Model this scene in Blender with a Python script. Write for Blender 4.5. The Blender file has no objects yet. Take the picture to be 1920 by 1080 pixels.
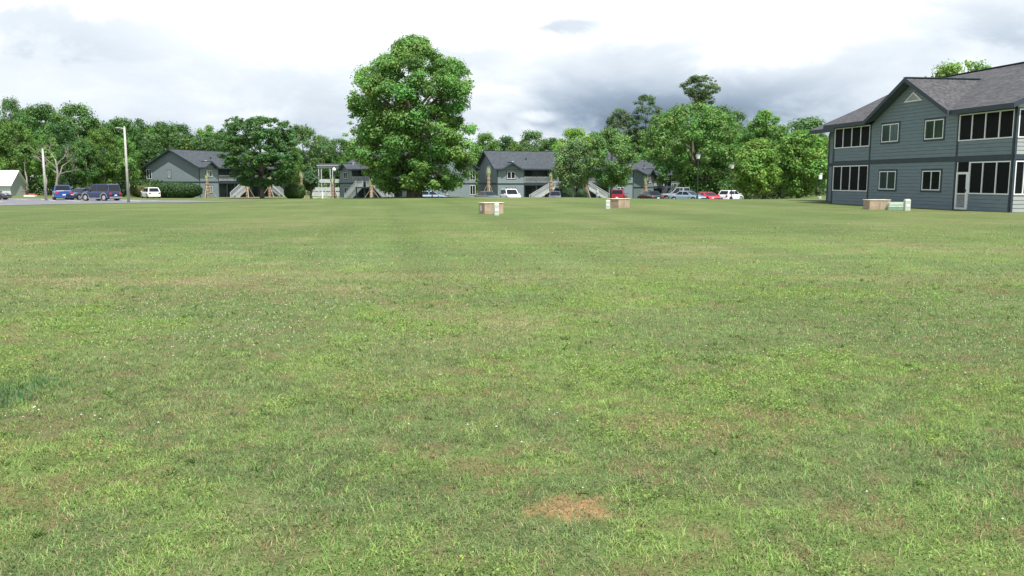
import bpy, math, random
import numpy as np
from mathutils import Vector, Matrix
R = math.radians
sc = bpy.context.scene
col = sc.collection
rng = np.random.default_rng(7)
random.seed(7)

# ------------------------------------------------------------------ camera
FPX, PITCH, CAMH = 1570.0, R(7.35), 1.6
cp, sp = math.cos(PITCH), math.sin(PITCH)
cam = bpy.data.cameras.new('camera')
cam.sensor_width = 36.0
cam.lens = 36.0 * FPX / 1920.0
cam.clip_start, cam.clip_end = 0.05, 6000
camo = bpy.data.objects.new('camera', cam)
col.objects.link(camo)
camo.location = (0, 0, CAMH)
camo.rotation_euler = (R(90) - PITCH, 0, 0)
sc.camera = camo

def ray(px, py):
    u, v = (px - 960) / FPX, (540 - py) / FPX
    return Vector((u, cp + v * sp, -sp + v * cp))
def at(px, py, Y):
    d = ray(px, py); t = Y / d.y
    return Vector((d.x * t, Y, CAMH + d.z * t))

# ------------------------------------------------------------------ terrain
TU = np.array([-.75, -.52, -.42, -.25, -.10, .05, .2, .3, .37, .5, .75])
TY = np.array([0, 40, 55, 65, 75, 85, 95, 105, 115, 130, 146, 175, 250, 3000.])
TZ = np.array([
 [0, 0, -.25, -.45, -.52, -.60, -.70, -.76, -.72, -.64, -.6, -.6, -.6, -.6],
 [0, 0, -.25, -.45, -.52, -.62, -.72, -.80, -.80, -.80, -.9, -.9, -.9, -.9],
 [0, 0, -.18, -.36, -.48, -.56, -.64, -.75, -.95, -1.15, -1.45, -1.6, -1.6, -1.6],
 [0, 0, 0, -.03, -.12, -.27, -.5, -.75, -.95, -1.25, -1.6, -1.7, -1.7, -1.7],
 [0, 0, 0, 0, 0, -.06, -.45, -.95, -1.35, -1.6, -1.8, -1.8, -1.8, -1.8],
 [0, 0, 0, 0, 0, -.12, -.60, -1.10, -1.42, -1.65, -1.8, -2.2, -2.2, -2.2],
 [0, 0, 0, -.02, -.06, -.35, -.85, -1.20, -1.30, -1.6, -1.9, -2.5, -2.5, -2.5],
 [0, 0, 0, -.04, -.11, -.32, -.72, -1.15, -1.27, -1.4, -1.5, -1.6, -1.6, -1.6],
 [0, 0, 0, 0, -.08, -.18, -.32, -.45, -.55, -.7, -.8, -.8, -.8, -.8],
 [0] * 14, [0] * 14], float)
def ter(x, y):
    x = np.asarray(x, float); y = np.asarray(y, float)
    yy = np.clip(y, 0.0, 2999.); u = np.clip(x / np.maximum(yy, 1.0), -.7499, .7499)
    i = np.clip(np.searchsorted(TU, u, side='right') - 1, 0, len(TU) - 2)
    j = np.clip(np.searchsorted(TY, yy, side='right') - 1, 0, len(TY) - 2)
    fu = (u - TU[i]) / (TU[i + 1] - TU[i]); fy = (yy - TY[j]) / (TY[j + 1] - TY[j])
    fu = fu * fu * (3 - 2 * fu)
    return (TZ[i, j] * (1 - fu) * (1 - fy) + TZ[i + 1, j] * fu * (1 - fy)
            + TZ[i, j + 1] * (1 - fu) * fy + TZ[i + 1, j + 1] * fu * fy)
def tz(x, y): return float(ter(x, y))
def onground(px, py):
    d = ray(px, py); t = 2.0
    while t < 400:
        p = Vector((0, 0, CAMH)) + d * t
        if p.z <= tz(p.x, p.y): break
        t += max(0.02, t * .0015)
    return Vector((p.x, p.y, tz(p.x, p.y)))
def gp(px, Y, dz=0):                       # a point of the ground at this bearing and depth
    x = at(px, 340, Y).x
    return Vector((x, Y, tz(x, Y) + dz))

# ------------------------------------------------------------------ noise
def _h(ix, iy, s):
    n = (ix.astype(np.int64) * 374761393 + iy.astype(np.int64) * 668265263 + s * 974711) & 0x7fffffff
    n = ((n ^ (n >> 13)) * 1274126177) & 0x7fffffff
    return ((n ^ (n >> 16)) & 0xffff) / 65535.0
def vnoise(x, y, s=0):
    x = np.asarray(x, float); y = np.asarray(y, float)
    xi, yi = np.floor(x), np.floor(y); fx, fy = x - xi, y - yi
    fx = fx * fx * (3 - 2 * fx); fy = fy * fy * (3 - 2 * fy)
    a, b, c, d = _h(xi, yi, s), _h(xi + 1, yi, s), _h(xi, yi + 1, s), _h(xi + 1, yi + 1, s)
    return (a * (1 - fx) + b * fx) * (1 - fy) + (c * (1 - fx) + d * fx) * fy
def fbm(x, y, s=0, o=4):
    t, a, n = 0, .5, 0
    for k in range(o):
        t = t + a * vnoise(x * 2 ** k + 17.3 * k, y * 2 ** k - 9.1 * k, s + k); n += a; a *= .5
    return t / n
def sstep(a, b, x):
    t = np.clip((x - a) / (b - a), 0, 1); return t * t * (3 - 2 * t)

# ------------------------------------------------------------------ materials
def mat(name, c, rough=.6, var=.12, scale=6., bump=0., metal=0., spec=.4, stretch=(1, 1, 1), detail=5, coat=0):
    m = bpy.data.materials.new(name); m.use_nodes = True
    nt = m.node_tree; b = nt.nodes['Principled BSDF']
    b.inputs['Roughness'].default_value = rough; b.inputs['Metallic'].default_value = metal
    b.inputs['Specular IOR Level'].default_value = spec
    if coat: b.inputs['Coat Weight'].default_value = coat; b.inputs['Coat Roughness'].default_value = .08
    tc = nt.nodes.new('ShaderNodeTexCoord'); mp = nt.nodes.new('ShaderNodeMapping')
    mp.inputs['Scale'].default_value = stretch
    no = nt.nodes.new('ShaderNodeTexNoise'); no.inputs['Scale'].default_value = scale; no.inputs['Detail'].default_value = detail
    nt.links.new(tc.outputs['Object'], mp.inputs[0]); nt.links.new(mp.outputs[0], no.inputs['Vector'])
    cr = nt.nodes.new('ShaderNodeValToRGB')
    cr.color_ramp.elements[0].position, cr.color_ramp.elements[1].position = .3, .7
    cr.color_ramp.elements[0].color = (*[x * (1 - var) for x in c], 1)
    cr.color_ramp.elements[1].color = (*[min(1, x * (1 + var)) for x in c], 1)
    nt.links.new(no.outputs['Fac'], cr.inputs[0]); nt.links.new(cr.outputs[0], b.inputs['Base Color'])
    if bump:
        bp = nt.nodes.new('ShaderNodeBump'); bp.inputs['Strength'].default_value = bump; bp.inputs['Distance'].default_value = .02
        nt.links.new(no.outputs['Fac'], bp.inputs['Height']); nt.links.new(bp.outputs[0], b.inputs['Normal'])
    return m

M = {}
M['siding'] = mat('siding_grey_green', (.155, .203, .226), .75, .10, 1.3, stretch=(1, 1, 6))
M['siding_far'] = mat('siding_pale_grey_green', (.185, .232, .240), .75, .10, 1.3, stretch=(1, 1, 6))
M['siding_sunlit'] = mat('siding_sunlit_tone', (.30, .33, .32), .75, .08, 1.3, stretch=(1, 1, 6))  # siding colour lightened to paint in the sun on the near block's end wall
M['trim'] = mat('dark_slate_trim', (.026, .043, .056), .55, .15, 3)
M['white'] = mat('white_vinyl', (.72, .74, .74), .45, .05, 4)
M['white_far'] = mat('weathered_white_rail', (.42, .45, .45), .6, .12, 2)
M['soffit'] = mat('soffit_slate', (.06, .08, .095), .7, .1, 4)
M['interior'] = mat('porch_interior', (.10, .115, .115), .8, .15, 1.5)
M['timber'] = mat('raw_timber', (.33, .28, .22), .7, .2, 5, stretch=(1, 1, .2))
M['burlap'] = mat('palm_trunk_bark', (.27, .19, .125), .9, .35, 7, bump=.5)
M['asphalt'] = mat('asphalt', (.155, .155, .165), .9, .18, 2.2, bump=.2)
M['paint'] = mat('road_paint', (.72, .72, .70), .7, .15, 5)
M['concrete'] = mat('pale_concrete', (.40, .40, .37), .85, .15, 4, bump=.2)
M['tan'] = mat('weathered_tan_box', (.36, .275, .20), .8, .22, 3.5, bump=.2)
M['lid'] = mat('cream_lid', (.66, .60, .43), .7, .15, 5)
M['boxdark'] = mat('grey_metal_door', (.15, .155, .135), .6, .2, 4)
M['mint'] = mat('pale_mint_enamel', (.55, .68, .54), .45, .1, 5)
M['mintdark'] = mat('mid_green_enamel', (.22, .33, .24), .5, .15, 5)
M['pedestal'] = mat('pedestal_grey_green', (.44, .50, .42), .5, .1, 5)
M['black'] = mat('black_rubber', (.018, .018, .02), .7, .2, 8)
M['blackmetal'] = mat('black_metal', (.025, .028, .03), .45, .2, 8)
M['chrome'] = mat('satin_alloy', (.55, .56, .58), .3, .1, 8, metal=.8)
M['glass_car'] = mat('car_glass', (.014, .018, .021), .10, .1, 2, spec=.35)
M['red_light'] = mat('red_lamp_plastic', (.5, .02, .02), .25, .1, 5, spec=.6)
M['clear_light'] = mat('clear_lamp_plastic', (.75, .77, .78), .15, .05, 5, spec=.8)
M['bark'] = mat('grey_brown_bark', (.14, .115, .09), .9, .35, 5, bump=.6, stretch=(1, 1, .25))
M['bark_pale'] = mat('pale_bark', (.30, .28, .23), .9, .3, 4, bump=.5, stretch=(1, 1, .25))
M['deadwood'] = mat('bleached_dead_wood', (.25, .225, .20), .9, .25, 5, stretch=(1, 1, .3))
M['shed_wall'] = mat('ribbed_pale_metal', (.50, .53, .54), .5, .06, 1, stretch=(12, 12, .3))
M['shed_roof'] = mat('white_metal_roof', (.85, .87, .88), .35, .03, 2)
M['globe'] = mat('opal_glass', (.8, .82, .82), .2, .04, 5)
M['mulch'] = mat('pine_mulch', (.20, .10, .055), .95, .4, 8, bump=.5)
M['red'] = mat('red_board', (.5, .10, .07), .7, .2, 6)
M['dirt'] = mat('orange_dirt', (.42, .24, .10), .95, .3, 8)
def pane(name, c, rough=.08):
    return mat(name, c, rough, .25, .9, spec=.6, stretch=(6, 6, .4))
M['pane_dark'] = pane('dark_pane', (.010, .013, .014))
M['pane_green'] = pane('green_curtain_pane', (.040, .062, .050))
M['pane_blue'] = pane('blue_grey_pane', (.11, .145, .16))
M['pane_slate'] = pane('slate_pane', (.045, .065, .07))

def shingle(name, c):
    m = mat(name, c, .92, .10, 1.2)
    nt = m.node_tree; b = nt.nodes['Principled BSDF']
    cr = [n for n in nt.nodes if n.type == 'VALTORGB'][0]
    tc = [n for n in nt.nodes if n.type == 'TEX_COORD'][0]
    mp = nt.nodes.new('ShaderNodeMapping'); mp.inputs['Scale'].default_value = (3.2, 7.0, 12.0)
    v = nt.nodes.new('ShaderNodeTexVoronoi'); v.inputs['Scale'].default_value = 1.0
    nt.links.new(tc.outputs['Object'], mp.inputs[0]); nt.links.new(mp.outputs[0], v.inputs['Vector'])
    r2 = nt.nodes.new('ShaderNodeValToRGB')
    r2.color_ramp.elements[0].color = (.62, .62, .64, 1); r2.color_ramp.elements[1].color = (1.35, 1.33, 1.3, 1)
    sp_ = nt.nodes.new('ShaderNodeSeparateColor'); nt.links.new(v.outputs['Color'], sp_.inputs[0])
    nt.links.new(sp_.outputs[0], r2.inputs[0])
    mx = nt.nodes.new('ShaderNodeMix'); mx.data_type = 'RGBA'; mx.blend_type = 'MULTIPLY'; mx.inputs[0].default_value = 1
    nt.links.new(cr.outputs[0], mx.inputs[6]); nt.links.new(r2.outputs[0], mx.inputs[7])
    nt.links.new(mx.outputs[2], b.inputs['Base Color'])
    return m
M['shingle'] = shingle('grey_shingle', (.066, .067, .071))
M['shingle_far'] = shingle('charcoal_shingle', (.050, .060, .069))

def screen_mat():
    m = bpy.data.materials.new('insect_screen'); m.use_nodes = True
    nt = m.node_tree; out = nt.nodes['Material Output']; b = nt.nodes['Principled BSDF']
    b.inputs['Base Color'].default_value = (.008, .010, .011, 1); b.inputs['Roughness'].default_value = .6; b.inputs['Specular IOR Level'].default_value = .08
    tr = nt.nodes.new('ShaderNodeBsdfTransparent'); mx = nt.nodes.new('ShaderNodeMixShader')
    no = nt.nodes.new('ShaderNodeTexNoise'); no.inputs['Scale'].default_value = 2.5
    mr = nt.nodes.new('ShaderNodeMapRange'); mr.inputs[3].default_value = .86; mr.inputs[4].default_value = .92
    nt.links.new(no.outputs[0], mr.inputs[0]); nt.links.new(mr.outputs[0], mx.inputs[0])
    nt.links.new(tr.outputs[0], mx.inputs[1]); nt.links.new(b.outputs[0], mx.inputs[2])
    nt.links.new(mx.outputs[0], out.inputs[0])
    return m
M['screen'] = screen_mat()

def leaf_mat(name, transl=.32, rough=.55, tint=True):
    m = bpy.data.materials.new(name); m.use_nodes = True
    nt = m.node_tree; out = nt.nodes['Material Output']; b = nt.nodes['Principled BSDF']
    at_ = nt.nodes.new('ShaderNodeAttribute'); at_.attribute_name = 'Col'
    src = at_.outputs['Color']
    if tint:
        oi = nt.nodes.new('ShaderNodeObjectInfo')
        mx0 = nt.nodes.new('ShaderNodeMix'); mx0.data_type = 'RGBA'; mx0.blend_type = 'MULTIPLY'; mx0.inputs[0].default_value = 1
        nt.links.new(src, mx0.inputs[6]); nt.links.new(oi.outputs['Color'], mx0.inputs[7]); src = mx0.outputs[2]
    nt.links.new(src, b.inputs['Base Color'])
    b.inputs['Roughness'].default_value = rough; b.inputs['Specular IOR Level'].default_value = .25
    tr = nt.nodes.new('ShaderNodeBsdfTranslucent')
    br = nt.nodes.new('ShaderNodeMix'); br.data_type = 'RGBA'; br.blend_type = 'MULTIPLY'; br.inputs[0].default_value = 1
    br.inputs[7].default_value = (1.1, 1.25, .65, 1)
    nt.links.new(src, br.inputs[6]); nt.links.new(br.outputs[2], tr.inputs[0])
    mx = nt.nodes.new('ShaderNodeMixShader'); mx.inputs[0].default_value = transl
    nt.links.new(b.outputs[0], mx.inputs[1]); nt.links.new(tr.outputs[0], mx.inputs[2]); nt.links.new(mx.outputs[0], out.inputs[0])
    return m
M['leaf'] = leaf_mat('tree_leaf', .32)
M['blade'] = leaf_mat('grass_blade', .25, .6, False)

# ------------------------------------------------------------------ object helpers
def tag(o, label=None, cat=None, group=None, kind=None):
    if label: o['label'] = label
    if cat: o['category'] = cat
    if group: o['group'] = group
    if kind: o['kind'] = kind
    return o
def empty(name, loc=(0, 0, 0), rz=0, label=None, cat=None, group=None):
    o = bpy.data.objects.new(name, None); col.objects.link(o)
    o.empty_display_size = .3; o.location = loc; o.rotation_euler = (0, 0, rz)
    return tag(o, label, cat, group)
class MB:
    def __init__(s): s.v, s.f, s.m = [], [], []
    def poly(s, pts, mi=0):
        n = len(s.v); s.v += [tuple(p) for p in pts]; s.f.append(tuple(range(n, n + len(pts)))); s.m.append(mi)
    def hexa(s, p, mi=0):                      # 8 points: bottom ring 0-3, top ring 4-7
        n = len(s.v); s.v += [tuple(q) for q in p]
        for q in ((0, 3, 2, 1), (4, 5, 6, 7), (0, 1, 5, 4), (1, 2, 6, 5), (2, 3, 7, 6), (3, 0, 4, 7)):
            s.f.append(tuple(n + k for k in q)); s.m.append(mi)
    def box(s, x0, x1, y0, y1, z0, z1, mi=0):
        s.hexa([(x0, y0, z0), (x1, y0, z0), (x1, y1, z0), (x0, y1, z0), (x0, y0, z1), (x1, y0, z1), (x1, y1, z1), (x0, y1, z1)], mi)
    def fbox(s, F, a0, a1, o0, o1, z0, z1, mi=0):
        s.hexa([F(a0, o1, z0), F(a1, o1, z0), F(a1, o0, z0), F(a0, o0, z0), F(a0, o1, z1), F(a1, o1, z1), F(a1, o0, z1), F(a0, o0, z1)], mi)
    def slab(s, pts, t, mt=0, ms=1):
        top = [Vector(p) for p in pts]; bot = [p - Vector((0, 0, t)) for p in top]
        s.poly(top, mt); s.poly(bot[::-1], ms)
        for k in range(len(top)):
            a, b = k, (k + 1) % len(top); s.poly([top[a], bot[a], bot[b], top[b]], ms)
    def bar(s, p0, p1, w, h, mi=0):            # rectangular bar from p0 to p1, w sideways, h upwards
        p0, p1 = Vector(p0), Vector(p1); d = (p1 - p0).normalized()
        up = Vector((0, 0, 1)) if abs(d.z) < .95 else Vector((0, 1, 0))
        sd = d.cross(up).normalized() * w / 2; u = sd.cross(d).normalized() * h / 2
        s.hexa([p0 - sd - u, p0 + sd - u, p1 + sd - u, p1 - sd - u, p0 - sd + u, p0 + sd + u, p1 + sd + u, p1 - sd + u], mi)
    def tube(s, pts, rad, n=8, mi=0, cap=True):
        pts = [Vector(p) for p in pts]; base = len(s.v); K = len(pts)
        for k, p in enumerate(pts):
            d = (pts[min(k + 1, K - 1)] - pts[max(k - 1, 0)]).normalized()
            a = d.cross(Vector((1, 0, 0)) if abs(d.x) < .9 else Vector((0, 1, 0))).normalized(); b = d.cross(a)
            for i in range(n):
                t = 2 * math.pi * i / n; s.v.append(tuple(p + (a * math.cos(t) + b * math.sin(t)) * rad[k]))
        for k in range(K - 1):
            for i in range(n):
                j = (i + 1) % n
                s.f.append((base + k * n + i, base + k * n + j, base + (k + 1) * n + j, base + (k + 1) * n + i)); s.m.append(mi)
        if cap:
            s.f.append(tuple(base + i for i in range(n))[::-1]); s.m.append(mi)
            s.f.append(tuple(base + (K - 1) * n + i for i in range(n))); s.m.append(mi)
    def build(s, name, mats, parent=None, smooth=False, bevel=0):
        me = bpy.data.meshes.new(name); me.from_pydata(s.v, [], s.f)
        for m in (mats if isinstance(mats, (list, tuple)) else [mats]): me.materials.append(m)
        me.polygons.foreach_set('material_index', s.m)
        if smooth: me.polygons.foreach_set('use_smooth', [True] * len(s.f))
        me.update()
        o = bpy.data.objects.new(name, me); col.objects.link(o)
        if parent: o.parent = parent
        if bevel:
            b = o.modifiers.new('bevel', 'BEVEL'); b.width = bevel; b.segments = 2; b.limit_method = 'ANGLE'
        return o
def np_mesh(name, verts, loops, starts, m, cols=None, parent=None, smooth=False):
    me = bpy.data.meshes.new(name)
    me.vertices.add(len(verts)); me.vertices.foreach_set('co', np.ascontiguousarray(verts, np.float32).ravel())
    me.loops.add(len(loops)); me.loops.foreach_set('vertex_index', np.ascontiguousarray(loops, np.int32))
    me.polygons.add(len(starts)); me.polygons.foreach_set('loop_start', np.ascontiguousarray(starts, np.int32))
    if smooth: me.polygons.foreach_set('use_smooth', np.ones(len(starts), bool))
    if cols is not None:
        a = me.attributes.new('Col', 'FLOAT_COLOR', 'POINT')
        c4 = np.ones((len(verts), 4), np.float32); c4[:, :3] = cols; a.data.foreach_set('color', c4.ravel())
    me.materials.append(m); me.update(calc_edges=True); me.validate()
    o = bpy.data.objects.new(name, me); col.objects.link(o)
    if parent: o.parent = parent
    return o

# ------------------------------------------------------------------ sky and sun
SUN_EL = R(64); sunh = Vector((.40, -.917, 0)).normalized()
sund = Vector((sunh.x * math.cos(SUN_EL), sunh.y * math.cos(SUN_EL), math.sin(SUN_EL)))
sl = bpy.data.lights.new('sun', 'SUN'); sl.energy = 4.8; sl.angle = R(.5); sl.color = (1, .965, .91)
so = bpy.data.objects.new('sun', sl); col.objects.link(so); so.location = (60, -60, 120)
so.rotation_euler = sund.to_track_quat('Z', 'Y').to_euler()

w = bpy.data.worlds.new('World'); sc.world = w; w.use_nodes = True
nt = w.node_tree; bg = nt.nodes['Background']; bg.inputs[1].default_value = .1
sky = nt.nodes.new('ShaderNodeTexSky'); sky.sky_type = 'NISHITA'; sky.sun_disc = False
sky.sun_elevation = SUN_EL; sky.sun_rotation = math.atan2(sunh.x, sunh.y)
def wm(op, a, b=None, c=None, clamp=False):
    n = nt.nodes.new('ShaderNodeMath'); n.operation = op; n.use_clamp = clamp
    for k, q in enumerate((a, b, c)):
        if q is None: continue
        if isinstance(q, (int, float)): n.inputs[k].default_value = q
        else: nt.links.new(q, n.inputs[k])
    return n.outputs[0]
def wss(x, lo, hi, o0=0., o1=1.):
    n = nt.nodes.new('ShaderNodeMapRange'); n.interpolation_type = 'SMOOTHSTEP'
    n.inputs[1].default_value, n.inputs[2].default_value, n.inputs[3].default_value, n.inputs[4].default_value = lo, hi, o0, o1
    nt.links.new(x, n.inputs[0]); return n.outputs[0]
tc = nt.nodes.new('ShaderNodeTexCoord'); sx = nt.nodes.new('ShaderNodeSeparateXYZ')
nt.links.new(tc.outputs['Generated'], sx.inputs[0])
dx, dy, dz = sx.outputs
hyp = wm('SQRT', wm('ADD', wm('MULTIPLY', dx, dx), wm('MULTIPLY', dy, dy)))
az = wm('ARCTAN2', dx, dy); el = wm('DIVIDE', dz, wm('MAXIMUM', hyp, .02))
def wnoise(vec, scale, detail=7, rough=.55, dist=.3):
    n = nt.nodes.new('ShaderNodeTexNoise'); n.inputs['Scale'].default_value = scale; n.inputs['Detail'].default_value = detail
    n.inputs['Roughness'].default_value = rough; n.inputs['Distortion'].default_value = dist
    nt.links.new(vec, n.inputs['Vector']); return n
def comb(x, y, z):
    n = nt.nodes.new('ShaderNodeCombineXYZ')
    for k, q in enumerate((x, y, z)):
        if isinstance(q, (int, float)): n.inputs[k].default_value = q
        else: nt.links.new(q, n.inputs[k])
    return n.outputs[0]
v1 = comb(wm('MULTIPLY', az, 3.0), wm('MULTIPLY', el, 7.0), 2.7)
n1 = wnoise(v1, 1.5, 9, .55, .5).outputs[0]
v2 = comb(wm('MULTIPLY', az, 6.0), wm('MULTIPLY', el, 11.0), 8.1)
n2 = wnoise(v2, 1.3, 9, .6, .35).outputs[0]
nn = wm('ADD', wm('MULTIPLY', wm('SUBTRACT', n1, .5), .10), 0)      # wobble of the cloud outlines
n2c = wm('SUBTRACT', n2, .5)
def blob(px, py, rx, ry, amt, wob=1.0):
    a0 = math.atan((px - 960) / FPX); e0 = (338 - py) / FPX
    u = wm('DIVIDE', wm('ADD', wm('SUBTRACT', az, a0), wm('MULTIPLY', nn, 1.6 * wob)), rx / FPX)
    v = wm('DIVIDE', wm('ADD', wm('SUBTRACT', el, e0), wm('MULTIPLY', n2c, .09 * wob)), ry / FPX)
    d = wm('SQRT', wm('ADD', wm('MULTIPLY', u, u), wm('MULTIPLY', v, v)))
    return wss(d, .35, 1.25, amt, 0.)
dark = None
for b in ((330, 205, 600, 115, .17, 1.5), (150, 112, 210, 34, .14, 1.8), (560, 200, 240, 55, .12, 1.5), (240, 240, 260, 40, .10, 1.5),
          (1240, 185, 370, 88, .34, 1.3), (1390, 232, 380, 74, .38, 1.1), (1120, 225, 260, 60, .28, 1.2),
          (1770, 130, 300, 70, .27, 1.4), (1900, 75, 160, 55, .14, 1.3), (1090, 70, 62, 17, .30, 1.0), (880, 120, 110, 30, .16, 1.2), (960, 290, 1600, 75, .17, .8)):
    q = blob(*b); dark = q if dark is None else wm('ADD', dark, q)
lit = None
for b in ((1010, 226, 46, 11, .34, .5), (930, 200, 90, 34, .18, 1.), (430, 235, 120, 22, .14, 1.), (1690, 215, 140, 30, .06, 1.)):
    q = blob(*b); lit = q if lit is None else wm('ADD', lit, q)
dark = wm('SUBTRACT', dark, lit)
dark = wm('MULTIPLY', dark, wss(n2, .28, .70, .62, 1.22))
dark = wm('ADD', dark, wm('MULTIPLY', wm('SUBTRACT', n1, .5), .42))
# the rest of the dome: broken cloud overhead
pv = comb(wm('DIVIDE', dx, wm('ADD', wm('ABSOLUTE', dz), .25)), wm('DIVIDE', dy, wm('ADD', wm('ABSOLUTE', dz), .25)), 0.3)
n3 = wnoise(pv, 1.1, 7, .55, .2).outputs[0]
over = wss(n3, .42, .60)
covr = wm('MAXIMUM', wss(el, .30, .62, 1., 0.), wm('MULTIPLY', over, .4))
ramp = nt.nodes.new('ShaderNodeValToRGB'); e = ramp.color_ramp
e.elements[0].position, e.elements[0].color = 0, (8.2, 8.25, 8.3, 1)
e.elements[1].position, e.elements[1].color = 1, (1.35, 1.75, 2.35, 1)
for p_, c_ in ((.14, (6.0, 6.45, 6.9, 1)), (.40, (4.0, 4.6, 5.3, 1)), (.70, (2.3, 2.9, 3.7, 1))):
    q = e.elements.new(p_); q.color = c_
nt.links.new(wm('ADD', dark, 0, clamp=True), ramp.inputs[0])
mxs = nt.nodes.new('ShaderNodeMix'); mxs.data_type = 'RGBA'
nt.links.new(covr, mxs.inputs[0]); nt.links.new(sky.outputs[0], mxs.inputs[6]); nt.links.new(ramp.outputs[0], mxs.inputs[7])
nt.links.new(mxs.outputs[2], bg.inputs[0])
sc.view_settings.view_transform = 'Standard'; sc.view_settings.look = 'None'
sc.view_settings.exposure = .62; sc.view_settings.gamma = 1

# ------------------------------------------------------------------ lawn
DIRT = onground(1062, 955); LUSH = onground(4, 742)
def lawn_weights(x, y):
    far = sstep(9, 30, y)
    big = fbm(x * .22 + 3, y * .22, 11, 4)
    med = fbm(x * .9, y * .9 + 40, 23, 4)
    fin = fbm(x * 3.1, y * 3.1, 31, 3)
    stk = fbm(x * .07 + .004 * y * y, y * .55, 47, 3)
    straw = sstep(.46, .74, .45 * med + .30 * big + .25 * stk + .16 * (fin - .5)) * .9
    band = np.exp(-((y - 13.4 - .02 * x) / 1.1) ** 2) * sstep(.42, .6, fbm(x * .3, y * 1.3, 53, 3))
    straw = np.clip(straw + band * .45 - .04, 0, 1)
    soil = sstep(.52, .68, .68 * fbm(x * 6.5 + 3, y * 6.5, 67, 3) + .32 * fbm(x * 1.3 + 9, y * 1.3, 61, 3)) * (1 - .7 * far)
    d = np.sqrt(((x - DIRT.x) / .23) ** 2 + ((y - DIRT.y) / .17) ** 2) + (fbm(x * 14, y * 14, 71, 3) - .5) * 1.5
    dirt = 1 - sstep(.35, 1.3, d)
    clover = sstep(.45, .60, .6 * fbm(x * 1.1 - 7, y * 1.1 + 5, 83, 3) + .4 * fbm(x * .33, y * .33, 89, 2)) * (1 - straw * .6)
    lush = np.maximum(1 - sstep(.6, 1.0, np.sqrt(((x - LUSH.x) / .42) ** 2 + ((y - LUSH.y) / .75) ** 2) + (fbm(x * 5, y * 5, 97, 2) - .5) * .5),
                      .22 * sstep(.56, .68, fbm(x * .7 + 30, y * .45, 101, 3)) * (1 - far))
    return straw, soil, dirt, clover, lush, far, big, fin, stk
G_A = np.array((.099, .164, .051)); G_Y = np.array((.165, .214, .074)); G_C = np.array((.160, .240, .056))
G_L = np.array((.058, .150, .050)); G_S = np.array((.315, .268, .155)); G_D = np.array((.185, .120, .070)); G_O = np.array((.36, .215, .11))
def mixc(a, b, t): return a * (1 - t[:, None]) + b * t[:, None]
def stripe(x, y):                               # mowing passes run away from the camera
    q = x + .165 * y + .25 * fbm(x * .1, y * .1, 109, 2)
    return 1 + sstep(4, 14, y) * (.14 * (vnoise(q * .75, q * 0 + 3.3, 113) - .5) + .12 * (vnoise(q * 2.3, y * .05, 117) - .5))
def lawn_col(x, y):
    straw, soil, dirt, clover, lush, far, big, fin, stk = lawn_weights(x, y)
    c = mixc(np.tile(G_A, (len(x), 1)), G_Y, np.clip(sstep(.35, .65, big) * .45 + .18 + far * .25, 0, 1))
    c = mixc(c, G_C, clover * .55 * (1 - .6 * far))
    c = mixc(c, G_L, lush * .8)
    c = mixc(c, G_S, straw * (.62 - .28 * far))
    c = mixc(c, G_D, soil * .50)
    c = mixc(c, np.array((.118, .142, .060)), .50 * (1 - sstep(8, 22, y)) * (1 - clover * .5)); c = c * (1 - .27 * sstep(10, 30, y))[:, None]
    c = mixc(c, G_O, dirt * .9)
    # mowing passes: alternate strips lean away from and towards the road
    c = c * stripe(x, y)[:, None]
    return c
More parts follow.
